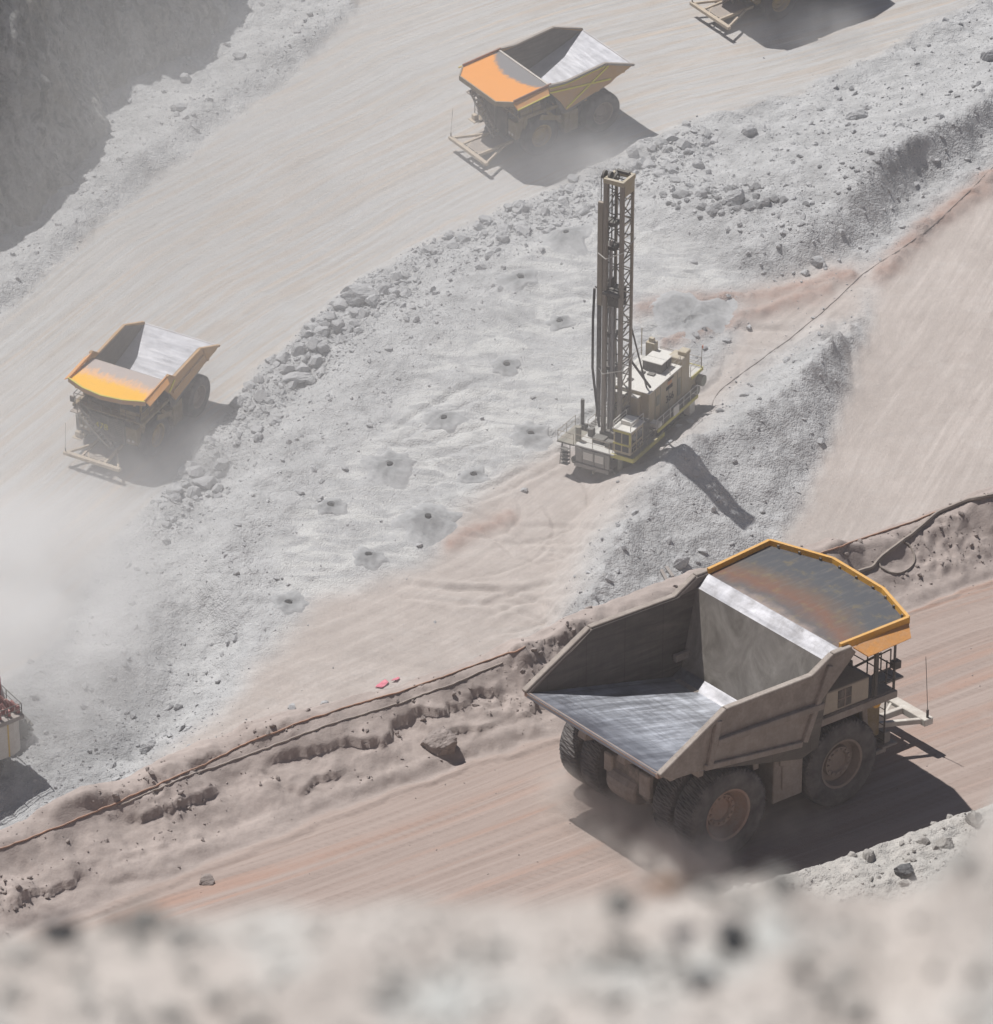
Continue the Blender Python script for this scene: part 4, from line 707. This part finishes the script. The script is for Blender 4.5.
    for sg in (1, -1):
        add_wheel(root, wb/2, sg*(yo-.12), R_, 1.15, RIM if near else RIMY, sg)
        add_wheel(root, -wb/2-(.3 if near else 0), sg*(yo+(.28 if near else .05)), R_+(.08 if near else 0), 1.3 if near else 1.18, RIMO if near else RIM, sg, 'wheel', -.05 if near else .15); add_wheel(root, -wb/2-(.3 if near else 0), sg*(yo-1.12), R_+(.08 if near else 0), 1.28 if near else 1.18, RIM, sg)
    return root
def place(root, O, yaw, slope, sc=1.0):
    n = Vector((0, -slope, 1)).normalized(); f = Vector((math.cos(yaw), math.sin(yaw), 0)); f = (f-n*f.dot(n)).normalized(); l = n.cross(f)
    root.matrix_world = Matrix(((f.x*sc, l.x*sc, n.x*sc, O[0]), (f.y*sc, l.y*sc, n.y*sc, O[1]), (f.z*sc, l.z*sc, n.z*sc, O[2]), (0, 0, 0, 1)))
def lift(P, sheet, dz=0.0): return (P[0], P[1], float(sheet.h(P[0], P[1]))+dz)
T1 = make_truck('big grey dump truck with empty steel body on the nearest road, seen from behind', True, 'near')
place(T1, (9.73, 177.19, -120.40), math.radians(37.68), -.075)
T2 = make_truck('dump truck with orange half-worn canopy and yellow ribbed sides, above the drill mast', False, 'flat')
T4 = copy_tree(T2); T4['label'] = 'dump truck cut off by the top edge, only wheels and bumper showing'
def onB(px, py):
    P = onplane(px, py, BZ, BS); return P
place(T2, onB(548.1, 125.0), math.radians(216.2), .09, 1.031); place(T4, onB(785.0, -8.0), math.radians(216.2), .09, 1.05)
T3 = make_truck('dump truck with bright yellow bowed canopy coming down the ramp at the left', False, 'bow', '478')
place(T3, onB(143.9, 422.3), math.radians(242.1), .09, .97)
# ------------------------------------------------------------------ blast-hole drill rig
DT = paint('drill_tan', (.40,.335,.215), .35, .7, 0, (.45,.42,.38)); DY = paint('drill_yellow', (.50,.46,.10), .25, .7); DW = paint('drill_roof', (.58,.56,.51), .2, .8, 0, (.6,.59,.57)); DD = paint('drill_dark', (.075,.07,.065), .28, .8, 0, (.27,.26,.24)); DG = paint('drill_deck', (.48,.47,.44), .3, .9, 0, (.5,.49,.47)); DGR = paint('drill_green', (.22,.23,.19), .3, .8); CHD = paint('mast_chord', (.23,.21,.18), .3, .7); LAT = paint('mast_lattice', (.27,.24,.19), .25, .7); PIPE = paint('drill_pipe', (.30,.30,.31), .25, .5, .4)
def text(body, size, mat, name, parent, loc, rot):
    cu = bpy.data.curves.new(name, 'FONT'); cu.body = body; cu.size = size; cu.align_x = 'CENTER'; cu.extrude = .015; tmp = bpy.data.objects.new(name, cu); COL.objects.link(tmp); dg = bpy.context.evaluated_depsgraph_get(); me = bpy.data.meshes.new_from_object(tmp.evaluated_get(dg)); bpy.data.objects.remove(tmp)
    me.materials.clear(); me.materials.append(mat); o = bpy.data.objects.new(name, me); COL.objects.link(o); o.parent = parent; o.rotation_euler = rot; o.location = loc; return o
DR = empty('drill_rig', 'tan blast hole drill rig with a tall lattice mast standing on the pale bench', 'drill rig')
for y in (2.45, -2.45):
    m = MB(); n = 28; pr = []
    L0, L1, rr = -13.0, -4.2, .92
    for k in range(n//2+1): a = -math.pi/2+math.pi*k/(n//2); pr.append((L1+rr*math.cos(a), rr+rr*math.sin(a)))
    for k in range(n//2+1): a = math.pi/2+math.pi*k/(n//2); pr.append((L0+rr*math.cos(a), rr+rr*math.sin(a)))
    m.prism(pr, y-.32, y+.32)
    for x in np.arange(L0, L1, .42): m.box(x-.17, x+.17, y-.58, y+.58, -.05, .1); m.box(x-.17, x+.17, y-.58, y+.58, 2*rr-.1, 2*rr+.05)
    tr = m.build('crawler', DD, DR, .02); m = MB()
    for x in np.arange(L0, L1+.1, 1.25): m.lathe([(0, -.42), (.42, -.42), (.42, .42), (0, .42)], 14, (x, y, .75))
    m.build('roller', DGR, tr, 0, True)
m = MB(); m.box(-15.2, -.4, -1.75, 1.75, 1.35, 2.03); m.box(-10.5, -6.5, -2.6, 2.6, 1.0, 1.7); m.build('main_frame', DD, DR, .04)
for x, y in ((-1.0, 2.2), (-1.0, -2.2), (-14.6, 1.9), (-14.6, -1.2)): m = MB(); m.tube([(x, y, .25), (x, y, 3.6)], .28, 12); m.tube([(x, y, .0), (x, y, .25)], .65, 14); m.build('jack', DGR, DR, 0, True)
m = MB(); m.add([(-4.9,-2.1,2.05),(-.1,-2.1,2.05),(-.1,2.0,2.05),(-4.9,2.0,2.05),(-4.9,-2.1,2.2),(-.1,-2.1,2.2),(-.1,2.0,2.2),(-4.9,2.0,2.2)], [(0,3,2,1),(4,5,6,7),(0,1,5,4),(1,2,6,5),(2,3,7,6),(3,0,4,7)]); m.box(-13.4, -4.9, -2.1, 2.72, 2.06, 2.18); dk = m.build('deck', DG, DR, .02)
m = MB(); m.box(-4.9, -.35, 2.0, 3.93, 2.0, 2.18); m.box(-3.4, -.02, -3.93, -2.1, 2.0, 2.15); m.build('wing_deck', DGR, dk, .02)
m = MB(); m.bar((-.35, 3.95, 2.02), (-6.2, 3.95, 2.02), .12, .42); m.bar((-.3, 1.6, 2.0), (-.3, 3.95, 2.0), .12, .42); m.build('deck_trim', DY, dk)
m = MB(); rails(m, [(-3.4, -3.85, 2.15), (-.1, -3.85, 2.15), (-.1, -2.2, 2.15)], 1.05, .03); rails(m, [(-.15, -2.0, 2.2), (-.15, 1.5, 2.2)], 1.05, .03); rails(m, [(-3.0, -2.3, 2.2), (-8.5, -2.2, 2.2)], 1.1, .03); rails(m, [(-.45, 1.7, 2.2), (-.45, 3.85, 2.2), (-4.6, 3.85, 2.2)], 1.05, .03); m.build('handrail', LAT, dk)
m = MB()
for y0, y1 in ((-1.9, -1.25), (-1.2, .0), (.05, 1.1), (1.15, 1.6)): m.box(-.09, .03, y0, y1, .55, 2.0)
m.box(-.6, .18, -2.0, 1.6, .12, .5); cu = m.build('dust_curtain', paint('curtain_grey', (.24,.24,.23), .3), DR, .03)
m = MB(); m.box(.035, .07, -1.1, -.1, 1.0, 1.75); m.box(.035, .07, .1, 1.0, 1.0, 1.75); m.build('curtain_panel', DW, cu)
m = MB()
for k in range(5): m.box(.0+.0*k, .5, -3.3+.0, -2.5, .15+k*.38, .2+k*.38)
m.bar((.02, -3.3, .1), (.02, -3.3, 2.1), .06); m.bar((.02, -2.5, .1), (.02, -2.5, 2.1), .06); m.bar((.5, -3.3, .1), (.1, -3.3, 2.1), .06); m.build('step', DD, DR)
# house
m = MB(); m.prism([(-11.7, 2.2), (-5.4, 2.2), (-5.4, 6.2), (-11.7, 6.2)], -1.45, 2.73); hs = m.build('house', DT, DR, .05)
m = MB(); m.box(-11.75, -5.35, -1.55, 2.80, 6.2, 6.28); m.box(-5.35, -4.75, -1.0, 1.9, 5.8, 5.88); m.build('roof', DW, hs)
m = MB(); m.box(-5.4, -4.8, -1.0, 1.9, 2.2, 5.8); m.build('front_box', DT, hs, .04)
m = MB()
for x in (-10.9, -9.2, -7.6, -6.6): m.box(x-.03, x+.03, 2.73, 2.77, 3.0, 6.0)
m.box(-7.4, -6.8, 2.74, 2.78, 4.3, 5.3); m.box(-11.5, -11.0, 2.74, 2.78, 3.4, 5.2); m.build('door_panel', DGR, hs)
for (x0, x1) in ((-11.3, -10.35), (-10.25, -9.3)): m = MB(); m.box(x0, x1, -.1, 1.9, 6.28, 7.2); u = m.build('cooler', DD, hs, .04); m = MB(); m.box(x0-.03, x1+.03, -.13, 1.93, 7.2, 7.27); m.lathe([(0, 0), (.3, 0), (.3, .05), (0, .05)], 16); m.build('cooler_lid', DW, u)
m = MB(); m.box(-9.0, -8.5, .8, 1.5, 6.28, 6.42); m.box(-8.9, -8.5, .0, .5, 6.28, 6.42); m.box(-7.2, -6.8, -.4, .2, 6.28, 6.38); m.build('hatch', DD, hs, .02)
m = MB(); rails(m, [(-11.6, 2.65, 6.28), (-9.6, 2.65, 6.28)], 1.0, .03); rails(m, [(-11.6, -1.4, 6.28), (-8.0, -1.4, 6.28), (-5.6, -1.4, 6.28)], 1.0, .03); m.build('roof_rail', LAT, hs)
m = MB(); m.box(-13.3, -11.75, 1.2, 2.75, 2.2, 6.9); m.box(-13.4, -12.4, 1.9, 2.8, 6.9, 7.3); tw = m.build('tower', DT, DR, .06)
m = MB(); m.box(-13.1, -12.3, -1.4, -.5, 2.2, 7.4); m.box(-12.9, -12.5, -1.2, -.7, 7.4, 7.8); m.tube([(-11.9, -1.6, 6), (-11.9, -1.6, 9.0)], .06, 6); m.build('dust_collector', DT, DR, .06)
m = MB(); m.box(-13.3, -12.4, -.5, 1.9, 6.3, 6.5); m.build('crossbeam', DW, DR)
m = MB(); m.box(-15.6, -13.3, -1.6, 2.9, 4.2, 4.35); rd = m.build('rear_deck', DG, DR, .02); m = MB(); m.bar((-13.3, 2.95, 4.25), (-15.6, 2.95, 4.25), .1, .32); m.bar((-15.65, 2.95, 4.25), (-15.65, -1.6, 4.25), .1, .32); m.build('deck_trim', DY, rd)
m = MB(); rails(m, [(-13.4, 2.8, 4.35), (-15.5, 2.8, 4.35), (-15.5, -1.5, 4.35)], 1.05, .03); m.build('handrail', LAT, rd)
m = MB(); m.box(-15.4, -13.4, -1.4, 2.6, 2.05, 4.2); m.build('rear_house', DT, DR, .05)
m = MB(); m.tube([(-15.2, 3.3, 3.2), (-15.2, 2.7, 3.2)], .55, 16); m.tube([(-14.3, 3.2, 2.6), (-14.3, 2.6, 2.6)], .4, 14); m.build('cable_reel', DGR, DR, 0, True)
m = MB(); m.tube([(-15.5, 2.85, 4.35), (-15.5, 2.85, 6.6)], .03, 5); m.build('flag_pole', LAT, DR); m = MB(); m.box(-15.75, -15.5, 2.84, 2.87, 6.3, 6.65); m.build('flag', paint('flag_orange', (.75,.2,.08), .05), DR)
# catwalk along the near side
m = MB(); m.box(-12.9, -5.0, 2.82, 3.85, 2.85, 2.95); cw = m.build('catwalk', DGR, DR); m = MB(); m.bar((-5.0, 3.88, 2.85), (-12.9, 3.88, 2.85), .1, .34); m.build('deck_trim', DY, cw); m = MB(); rails(m, [(-5.0, 3.8, 2.95), (-12.9, 3.8, 2.95)], 1.05, .04); m.build('handrail', DW, cw)
m = MB(); m.box(-12.6, -11.6, 3.1, 3.75, 1.3, 2.8); m.build('tool_box', DW, cw, .03); m = MB(); m.box(-9.0, -8.0, 3.9, 4.0, 3.0, 3.9); m.build('sign_board', DW, cw, .02); m = MB(); m.box(-6.0, -5.2, 2.9, 3.85, 2.95, 3.4); m.build('tool_box', DW, cw, .03)
# lettering on the house wall
t = NT('dark_ink'); INK = t.fin((.03,.028,.025), .9); text('366', 1.05, INK, 'number', hs, (-9.35, 2.80, 3.75), (math.pi/2, 0, math.pi))
m = MB(); m.box(-9.9, -9.55, 2.74, 2.79, 5.0, 5.35); m.box(-9.45, -9.15, 2.74, 2.79, 5.0, 5.35); m.box(-9.05, -8.7, 2.74, 2.79, 5.0, 5.35); m.box(-10.1, -9.0, 2.74, 2.79, 5.9, 6.0); m.build('emblem', INK, hs); m = MB(); m.box(-9.7, -9.0, 2.74, 2.80, 5.5, 5.82); m.build('emblem_patch', paint('emblem_orange', (.55,.24,.08), .1), hs)
# cab
m = MB(); m.box(-2.9, -.45, 1.75, 3.55, 2.3, 4.75); cb = m.build('cab', DT, DR, .05)
m = MB()
for y0, y1 in ((1.95, 2.55), (2.7, 3.35)): m.box(-.46, -.42, y0, y1, 3.45, 4.45); m.box(-.46, -.42, y0, y1, 2.6, 3.2)
m.build('windscreen', GLASS, cb); m = MB()
for x0, x1 in ((-1.4, -.7), (-2.6, -1.7)): m.box(x0, x1, 3.53, 3.58, 3.45, 4.4); m.box(x0, x1, 3.53, 3.58, 2.6, 3.15)
m.build('window', GLASS, cb); m = MB(); m.box(-.45, -.38, 1.75, 3.55, 3.24, 3.40); m.box(-.45, -.38, 1.75, 3.55, 4.5, 4.75); m.box(-.45, -.38, 3.42, 3.57, 3.2, 4.6); m.build('window_trim', DY, cb)
m = MB(); m.box(-3.0, -.35, 1.65, 3.65, 4.75, 4.85); m.box(-2.6, -1.4, 2.0, 3.2, 4.85, 5.25); m.build('cab_roof', DW, cb, .02); m = MB(); rails(m, [(-.4, 1.75, 4.85), (-2.9, 1.75, 4.85)], .7, .04); rails(m, [(-.5, 3.5, 4.85), (-2.9, 3.5, 4.85)], .8, .04); m.build('roof_rail', DW, cb)
m = MB(); m.box(-4.6, -3.1, 1.2, 3.3, 2.2, 4.2); m.box(-4.3, -3.6, .9, 1.4, 2.2, 5.2); m.build('machine_box', DD, DR, .05)
# mast
mx0, mx1, my0, my1, mz0, mz1 = -4.8, -2.85, -.62, 1.05, 2.2, 28.4
m = MB(); m.box(mx0-.3, mx1+.2, my0-.3, my1+.3, 2.18, 2.7); ms = m.build('mast', DD, DR, .04)
for x, y, w in ((mx1, my0, .36), (mx1, my1, .36), (mx0, my0, .24), (mx0, my1, .24)): m = MB(); m.box(x-w/2, x+w/2, y-w/2, y+w/2, mz0, mz1); m.build('chord', CHD if x == mx1 else LAT, ms, .02)
def lattice(a, b, n, r=.06):
    m = MB(); a = Vector(a); b = Vector(b)
    for k in range(n):
        z0 = mz0+.5+(mz1-1.2-mz0)*k/n; z1 = mz0+.5+(mz1-1.2-mz0)*(k+1)/n; p, q = (a, b) if k % 2 else (b, a); m.tube([(p.x, p.y, z0), (q.x, q.y, z1)], r, 5); m.tube([(a.x, a.y, z1), (b.x, b.y, z1)], r, 5)
    return m
lattice((mx0, my1, 0), (mx1, my1, 0), 20).build('lattice', LAT, ms); lattice((mx0, my0, 0), (mx1, my0, 0), 20).build('lattice', DD, ms); lattice((mx0, my0, 0), (mx0, my1, 0), 14).build('lattice', DD, ms)
m = MB(); m.box(mx1-.15, mx1+.2, my0-.2, my1+.2, mz1-.35, mz1+.1); m.box(mx0-.15, mx0+.15, my0-.2, my1+.2, mz1-.35, mz1+.1); m.box(mx0, mx1, my0-.2, my0+.1, mz1-.35, mz1+.1); m.box(mx0, mx1, my1-.12, my1+.18, mz1-1.5, mz1+.1); cr = m.build('crown', DT, ms, .02)
m = MB()
for y in (-1.1, -.5, .1): m.tube([(mx1-.6, y-.1, mz1+.1), (mx1-.6, y+.1, mz1+.1)], .42, 16)
m.box(mx0+.1, mx0+.5, my0+.2, my1-.2, mz1+.1, mz1+.35); m.bar((mx0+.2, my0, mz1+.25), (mx1-.2, my1-.6, mz1+.3), .12); m.build('sheave', DD, cr)
m = MB(); m.tube([(mx1-.75, -.45, 2.4), (mx1-.75, -.45, 22.0)], .17, 10); m.tube([(mx1-.5, .0, 2.6), (mx1-.5, .0, 16.0)], .2, 10); m.build('drill_pipe', PIPE, ms, 0, True)
m = MB()
for y in (-1.15, -.8, .15): m.tube([(mx0+.45, y, 5), (mx0+.45, y, 27.8)], .07, 6)
for y in (-1.25, .25): m.tube([(mx1-.25, y, 3), (mx1-.25, y, 28.5)], .045, 5)
m.build('feed_cable', DD, ms)
m = MB(); m.box(mx0+.5, mx1-.2, my0+.2, my1-.2, 15.6, 17.4); m.box(mx1-.4, mx1+.35, my0-.1, my1+.0, 16.9, 17.25); m.tube([(mx1-.9, -.45, 14.6), (mx1-.9, -.45, 18.2)], .3, 12); m.build('rotary_head', DD, ms, .05)
m = MB()
for z in (21.3, 23.7, 12.4, 9.0): m.box(mx0+.3, mx1-.5, -1.1, .1, z-.2, z+.2)
m.build('pipe_guide', DD, ms, .03)
m = MB(); m.box(mx1-.2, mx1+.12, my0-.78, my0-.25, 15.6, 26.0); m.build('feed_rail', LAT, ms, .03)
m = MB(); m.box(mx1-.1, mx1+.1, my0-.75, my0-.35, 4.0, 16.6); m.bar((mx1+.05, my0-1.0, 17.4), (mx1+.05, my1-.7, 16.6), .12); m.build('hose_rack', DD, ms, .02)
m = MB()
for k, y in enumerate((my0-.95, my0-1.08)): m.tube([(mx1+.1, y, 17.2), (mx1+.15, y-.1, 14), (mx1+.1, y-.12, 9), (mx1+.1, y+.25, 6), (mx1, y+.6, 3)], .07, 6)
m.build('hose', BC, ms)
m = MB(); m.tube([(mx0-.1, my1, 13.0), (-6.4, 2.0, 6.0)], .09, 6); m.tube([(mx0-.1, my0, 13.0), (-6.4, -1.2, 6.5)], .09, 6); m.tube([(-6.0, 2.55, 6.6), (-4.9, .9, 9.7)], .12, 6); m.build('mast_brace', DD, ms)
m = MB()
pts = [(mx1+.3, my0-.4, 9.3), (mx1+.5, -.5, 8.9), (mx1+.3, my1+.3, 9.6), (mx0, my1+.35, 10.4)]; m.tube(pts, .05, 5); pts = [(mx1+.3, my0-.6, 21.0), (mx1+.35, -.4, 20.6), (mx1+.25, my1+.3, 21.6), (mx0, my1+.35, 22.2)]; m.tube(pts, .05, 5); m.build('hoop_cable', DW, ms)
m = MB(); m.tube([(-3.2, -3.0, 2.2), (-3.2, -3.0, 5.2)], .18, 8); m.box(-3.5, -2.9, -3.2, -2.6, 2.2, 2.6); m.build('swing_post', DD, DR)
m = MB(); m.box(-2.2, -1.2, -.9, .3, 2.2, 2.7); m.box(-1.5, -.9, .6, 1.4, 2.2, 2.9); m.box(-2.6, -2.0, -1.8, -1.3, 2.2, 3.0); m.build('deck_box', DD, DR, .05)
DS = .95; dyaw = math.radians(240)
# the near front deck corner stands over picture point (632.5, 461): find the ground origin below it
P = GB.hit(631.5, 474); place(DR, (0, 0, 0), dyaw, -.02, DS); c = DR.matrix_world @ Vector((0, 3.93, 0)); ctr = DR.matrix_world @ Vector((-7, 0, 0))
loc = Vector((P[0]-c.x, P[1]-c.y, 0)); zg = np.mean([float(GB.h(loc.x+(DR.matrix_world @ Vector(q)).x, loc.y+(DR.matrix_world @ Vector(q)).y)) for q in ((-4, 2.4, 0), (-4, -2.4, 0), (-13, 2.4, 0), (-13, -2.4, 0), (-8, 0, 0))])
place(DR, (loc.x, loc.y, zg), dyaw, -.02, DS)
DR.location.z = zg-ctr.z+.02
# ------------------------------------------------------------------ excavator at the left edge
SW = paint('counterweight_white', (.52,.51,.48), .2, .7); SRED = paint('engine_red', (.28,.07,.07), .25, .7); SPIPE = paint('engine_white', (.6,.58,.56), .2, .6)
EX = empty('excavator', 'white mining excavator cut off by the left edge, only its rounded counterweight and crawler showing', 'excavator')
for y in (4.6, 9.6):
    m = MB(); pr = []; L0, L1, rr = -9.5, 1.7, 1.05
    for k in range(15): a = -math.pi/2+math.pi*k/14; pr.append((L1+rr*math.cos(a), rr+rr*math.sin(a)))
    for k in range(15): a = math.pi/2+math.pi*k/14; pr.append((L0+rr*math.cos(a), rr+rr*math.sin(a)))
    m.prism(pr, y-.6, y+.6)
    for x in np.arange(L0, L1+.1, .6): m.box(x-.25, x+.25, y-.85, y+.85, -.06, .1); m.box(x-.25, x+.25, y-.85, y+.85, 2*rr-.1, 2*rr+.07)
    for k in range(1, 7): a = -math.pi/2+math.pi*k/7; x, z = L1+(rr+.0)*math.cos(a), rr+(rr)*math.sin(a); m.bar((x, y-.85, z), (x, y+.85, z), .42, .16, (math.sin(a), 0, -math.cos(a)))
    m.build('crawler', DD, EX, .03)
m = MB(); m.box(-6, -1.0, 4.2, 9.0, .9, 2.1); m.tube([(-3.5, 5.7, 2.0), (-3.5, 5.7, 2.0)], 2.2, 28); m.build('undercarriage', DD, EX, .05)
m = MB(); plan = [(-9.5, -.1), (-8.5, 0), (-1.0, 0), (-.35, .3), (0, .9), (0, 2.6), (-9.5, 2.6)]
n = len(plan); m.add([(x, y, 2.0) for x, y in plan]+[(x, y, 5.3) for x, y in plan], [tuple(range(n))[::-1], tuple(range(n, 2*n))]+[(i, (i+1) % n, (i+1) % n+n, i+n) for i in range(n)]); cw = m.build('counterweight', SW, EX, .08)
m = MB(); m.box(-1.62, -1.48, -.03, .02, 2.05, 5.25); m.build('stripe', paint('stripe_amber', (.55,.40,.12), .2), cw)
m = MB(); m.box(-9.5, .05, -.05, 2.7, 5.3, 5.7); m.build('ledge', paint('ledge_grey', (.22,.21,.21), .3), cw, .05)
m = MB(); m.box(-9.5, -.6, 2.6, 11.0, 2.0, 5.6); hb = m.build('engine_house', SW, EX, .06)
m = MB()
for k in range(10): x = -.6-.55*(k % 5); y = 2.9+1.4*(k//5); m.tube([(x, y, 5.6), (x, y, 7.6+.5*rng.random())], .16+.1*rng.random(), 8); m.box(x-.3, x+.25, y+.3, y+.9, 5.6, 6.3+.6*rng.random())
for k in range(9): x = -.25-.22*k; y = .5+.5*(k % 4); m.tube([(x, y, 5.7), (x-.1, y+.1, 6.1+.5*rng.random()), (x-.35, y+.5, 6.3+.8*rng.random())], .11, 7); m.box(x-.15, x+.12, y-.15, y+.2, 5.7, 6.2+.5*rng.random())
m.build('engine_pipe', SRED, hb)
m = MB()
for k in range(7): x = -.45-.5*k; m.tube([(x, 2.2, 5.7), (x+.05, 3.6, 8.0), (x, 5.0, 8.3)], .14, 8); m.lathe([(0, -.4), (.32, -.4), (.32, .4), (0, .4)], 12, (x, 2.0+.3*(k % 3), 5.35))
m.box(-4.5, -1.5, .5, 2.0, 5.7, 5.35); m.build('exhaust_stack', SPIPE, hb)
m = MB(); rails(m, [(-9.4, .1, 5.7), (-.1, .1, 5.7), (-.1, 2.6, 5.7), (-.1, 8, 5.7)], 1.1, .04); m.build('handrail', DD, hb)
m = MB(); m.box(-9.3, -5.7, 11.0, 13.5, 2.9, 8.2); m.build('cab', SW, EX, .08); m = MB(); m.prism([(-9.0, 3.5), (-7.5, 3.5), (-12, 12.5), (-13.2, 12.3)], 8.0, 9.8); m.build('boom', SW, EX, .08)
place(EX, (0, 0, 0), math.radians(35), .03, .98); P = GB.hit(27, 769); EX.location = (P[0], P[1], float(GB.h(P[0], P[1]))-.1)
# ------------------------------------------------------------------ light and air
W_ = bpy.data.worlds.new('World'); SC.world = W_; W_.use_nodes = True; nt = W_.node_tree; bg = nt.nodes['Background']; sk = nt.nodes.new('ShaderNodeTexSky'); sk.sky_type = 'NISHITA'; sk.sun_disc = False
sk.sun_elevation = SUN_EL; sk.sun_rotation = math.radians(-45); sk.altitude = 2500; sk.air_density = 1; sk.dust_density = 1.5; nt.links.new(sk.outputs[0], bg.inputs[0]); bg.inputs[1].default_value = .042
sd = bpy.data.lights.new('sun', 'SUN'); sd.energy = 5.0; sd.angle = math.radians(.53); sd.color = (1, .975, .94); sun = bpy.data.objects.new('sun', sd); COL.objects.link(sun)
ld = Vector((.7071*math.cos(SUN_EL), -.7071*math.cos(SUN_EL), -math.sin(SUN_EL))); sun.rotation_euler = ld.to_track_quat('-Z', 'Y').to_euler()
def volume_box(name, x0, x1, y0, y1, z0, z1, dens, col, an):
    m = MB(); m.box(x0, x1, y0, y1, z0, z1); mt = bpy.data.materials.new(name); mt.use_nodes = True; t = mt.node_tree; t.nodes.remove(t.nodes['Principled BSDF']); v = t.nodes.new('ShaderNodeVolumePrincipled'); v.inputs['Color'].default_value = (*col, 1); v.inputs['Density'].default_value = dens; v.inputs['Anisotropy'].default_value = an; t.links.new(v.outputs[0], t.nodes['Material Output'].inputs['Volume'])
    return tag(m.build(name, mt), 'thin pale dusty air over the pit', None, None, 'stuff')
volume_box('haze', -320, 320, -60, 900, -262, 6, .0002, (.96, .96, .975), .1)
def puff(P, rad, dens, label, col=(.93,.925,.92), sc=1.0, rz=0., thr=.42, seed=0.):
    bm = bmesh.new(); bmesh.ops.create_icosphere(bm, subdivisions=3, radius=1.0); me = bpy.data.meshes.new('dust_cloud'); bm.to_mesh(me); bm.free(); o = bpy.data.objects.new('dust_cloud', me); COL.objects.link(o); o.location = P; o.scale = rad; o.rotation_euler = (0, 0, rz)
    mt = bpy.data.materials.new('dust'); mt.use_nodes = True; t = mt.node_tree; t.nodes.remove(t.nodes['Principled BSDF']); v = t.nodes.new('ShaderNodeVolumePrincipled'); v.inputs['Color'].default_value = (*col, 1); v.inputs['Anisotropy'].default_value = .1
    tc = t.nodes.new('ShaderNodeTexCoord'); ln = t.nodes.new('ShaderNodeVectorMath'); ln.operation = 'LENGTH'; t.links.new(tc.outputs['Object'], ln.inputs[0])
    mp = t.nodes.new('ShaderNodeMapping'); t.links.new(tc.outputs['Object'], mp.inputs[0]); mp.inputs['Location'].default_value = (seed, seed*.7, 0); mp.inputs['Scale'].default_value = tuple(sc*q/max(rad) for q in rad)
    nz = t.nodes.new('ShaderNodeTexNoise'); t.links.new(mp.outputs[0], nz.inputs['Vector']); nz.inputs['Scale'].default_value = 2.2; nz.inputs['Detail'].default_value = 4; nz.inputs['Roughness'].default_value = .55
    a = t.nodes.new('ShaderNodeMapRange'); t.links.new(ln.outputs['Value'], a.inputs[0]); a.inputs[1].default_value = 1.; a.inputs[2].default_value = .25; a.inputs[3].default_value = 0; a.inputs[4].default_value = 1; a.interpolation_type = 'SMOOTHSTEP'
    b = t.nodes.new('ShaderNodeMapRange'); t.links.new(nz.outputs['Fac'], b.inputs[0]); b.inputs[1].default_value = thr-.12; b.inputs[2].default_value = thr+.2; b.inputs[3].default_value = .05
    m1 = t.nodes.new('ShaderNodeMath'); m1.operation = 'MULTIPLY'; t.links.new(a.outputs[0], m1.inputs[0]); t.links.new(b.outputs[0], m1.inputs[1]); m2 = t.nodes.new('ShaderNodeMath'); m2.operation = 'MULTIPLY'; t.links.new(m1.outputs[0], m2.inputs[0]); m2.inputs[1].default_value = dens; t.links.new(m2.outputs[0], v.inputs['Density']); t.links.new(v.outputs[0], t.nodes['Material Output'].inputs['Volume'])
    me.materials.append(mt); return tag(o, label, None, None, 'stuff')
def pb(px, py, up=0.): P = onplane(px, py, BZ, BS); return (P[0], P[1], P[2]+up)
puff(pb(35, 640, 2), (15, 24, 9), .19, 'dense pale dust hanging over the loading area at left', sc=1.6, thr=.44, seed=1)
puff(pb(40, 520, 1), (22, 28, 8), .07, 'thin dust drifting across the ramp below the left truck', thr=.36, seed=4)
puff(pb(190, 462, 1), (9, 7, 3.4), .20, 'dust raised beside the left truck', thr=.40, seed=2)
puff(pb(572, 165, 1), (9.5, 7, 3.4), .22, 'dust raised beside the upper truck', thr=.40, seed=3)
puff(pb(800, 30, 1), (9, 7, 3.0), .14, 'dust raised beside the truck at the top edge', thr=.4, seed=6)
def pa(px, py, up=0.): P = onplane(px, py, AZ, AS); return (P[0], P[1], P[2]+up)
BR = (.88, .84, .80)
puff(pa(684, 872, .8), (2.8, 3.2, 1.5), 2.2, 'brown dust rolling behind the rear wheels of the big truck', BR, 1.3, thr=.43, seed=8)
puff(pa(655, 838, .9), (4.2, 3.6, 1.5), .6, 'brown dust under the tail of the big truck', BR, 1.3, thr=.43, seed=9)
puff(pa(776, 832, .7), (3.2, 2.4, 1.0), .25, 'brown dust between the wheels of the big truck', BR, 1.3, thr=.43, seed=12)
puff(pa(596, 806, .6), (3.4, 3.0, 1.6), .9, 'pale brown dust trailing on the sunlit road behind the big truck', BR, 1.4, thr=.47, seed=15)
puff(pb(110, 110, 9), (42, 48, 22), .010, 'faint dust hanging in front of the shaded cliff', thr=.33, seed=31)
puff(pb(330, 330, 6), (75, 75, 22), .009, 'faint dust hanging over the whole pit floor', thr=.30, seed=20)
# ------------------------------------------------------------------ render settings
SC.view_settings.view_transform = 'Standard'; SC.view_settings.look = 'None'; SC.view_settings.exposure = .13; SC.view_settings.gamma = 1
cy = SC.cycles; cy.use_denoising = True; cy.max_bounces = 8; cy.diffuse_bounces = 3; cy.glossy_bounces = 3; cy.volume_bounces = 5; cy.volume_step_rate = 1.0; cy.volume_max_steps = 256; cy.use_adaptive_sampling = True; cy.adaptive_threshold = .015
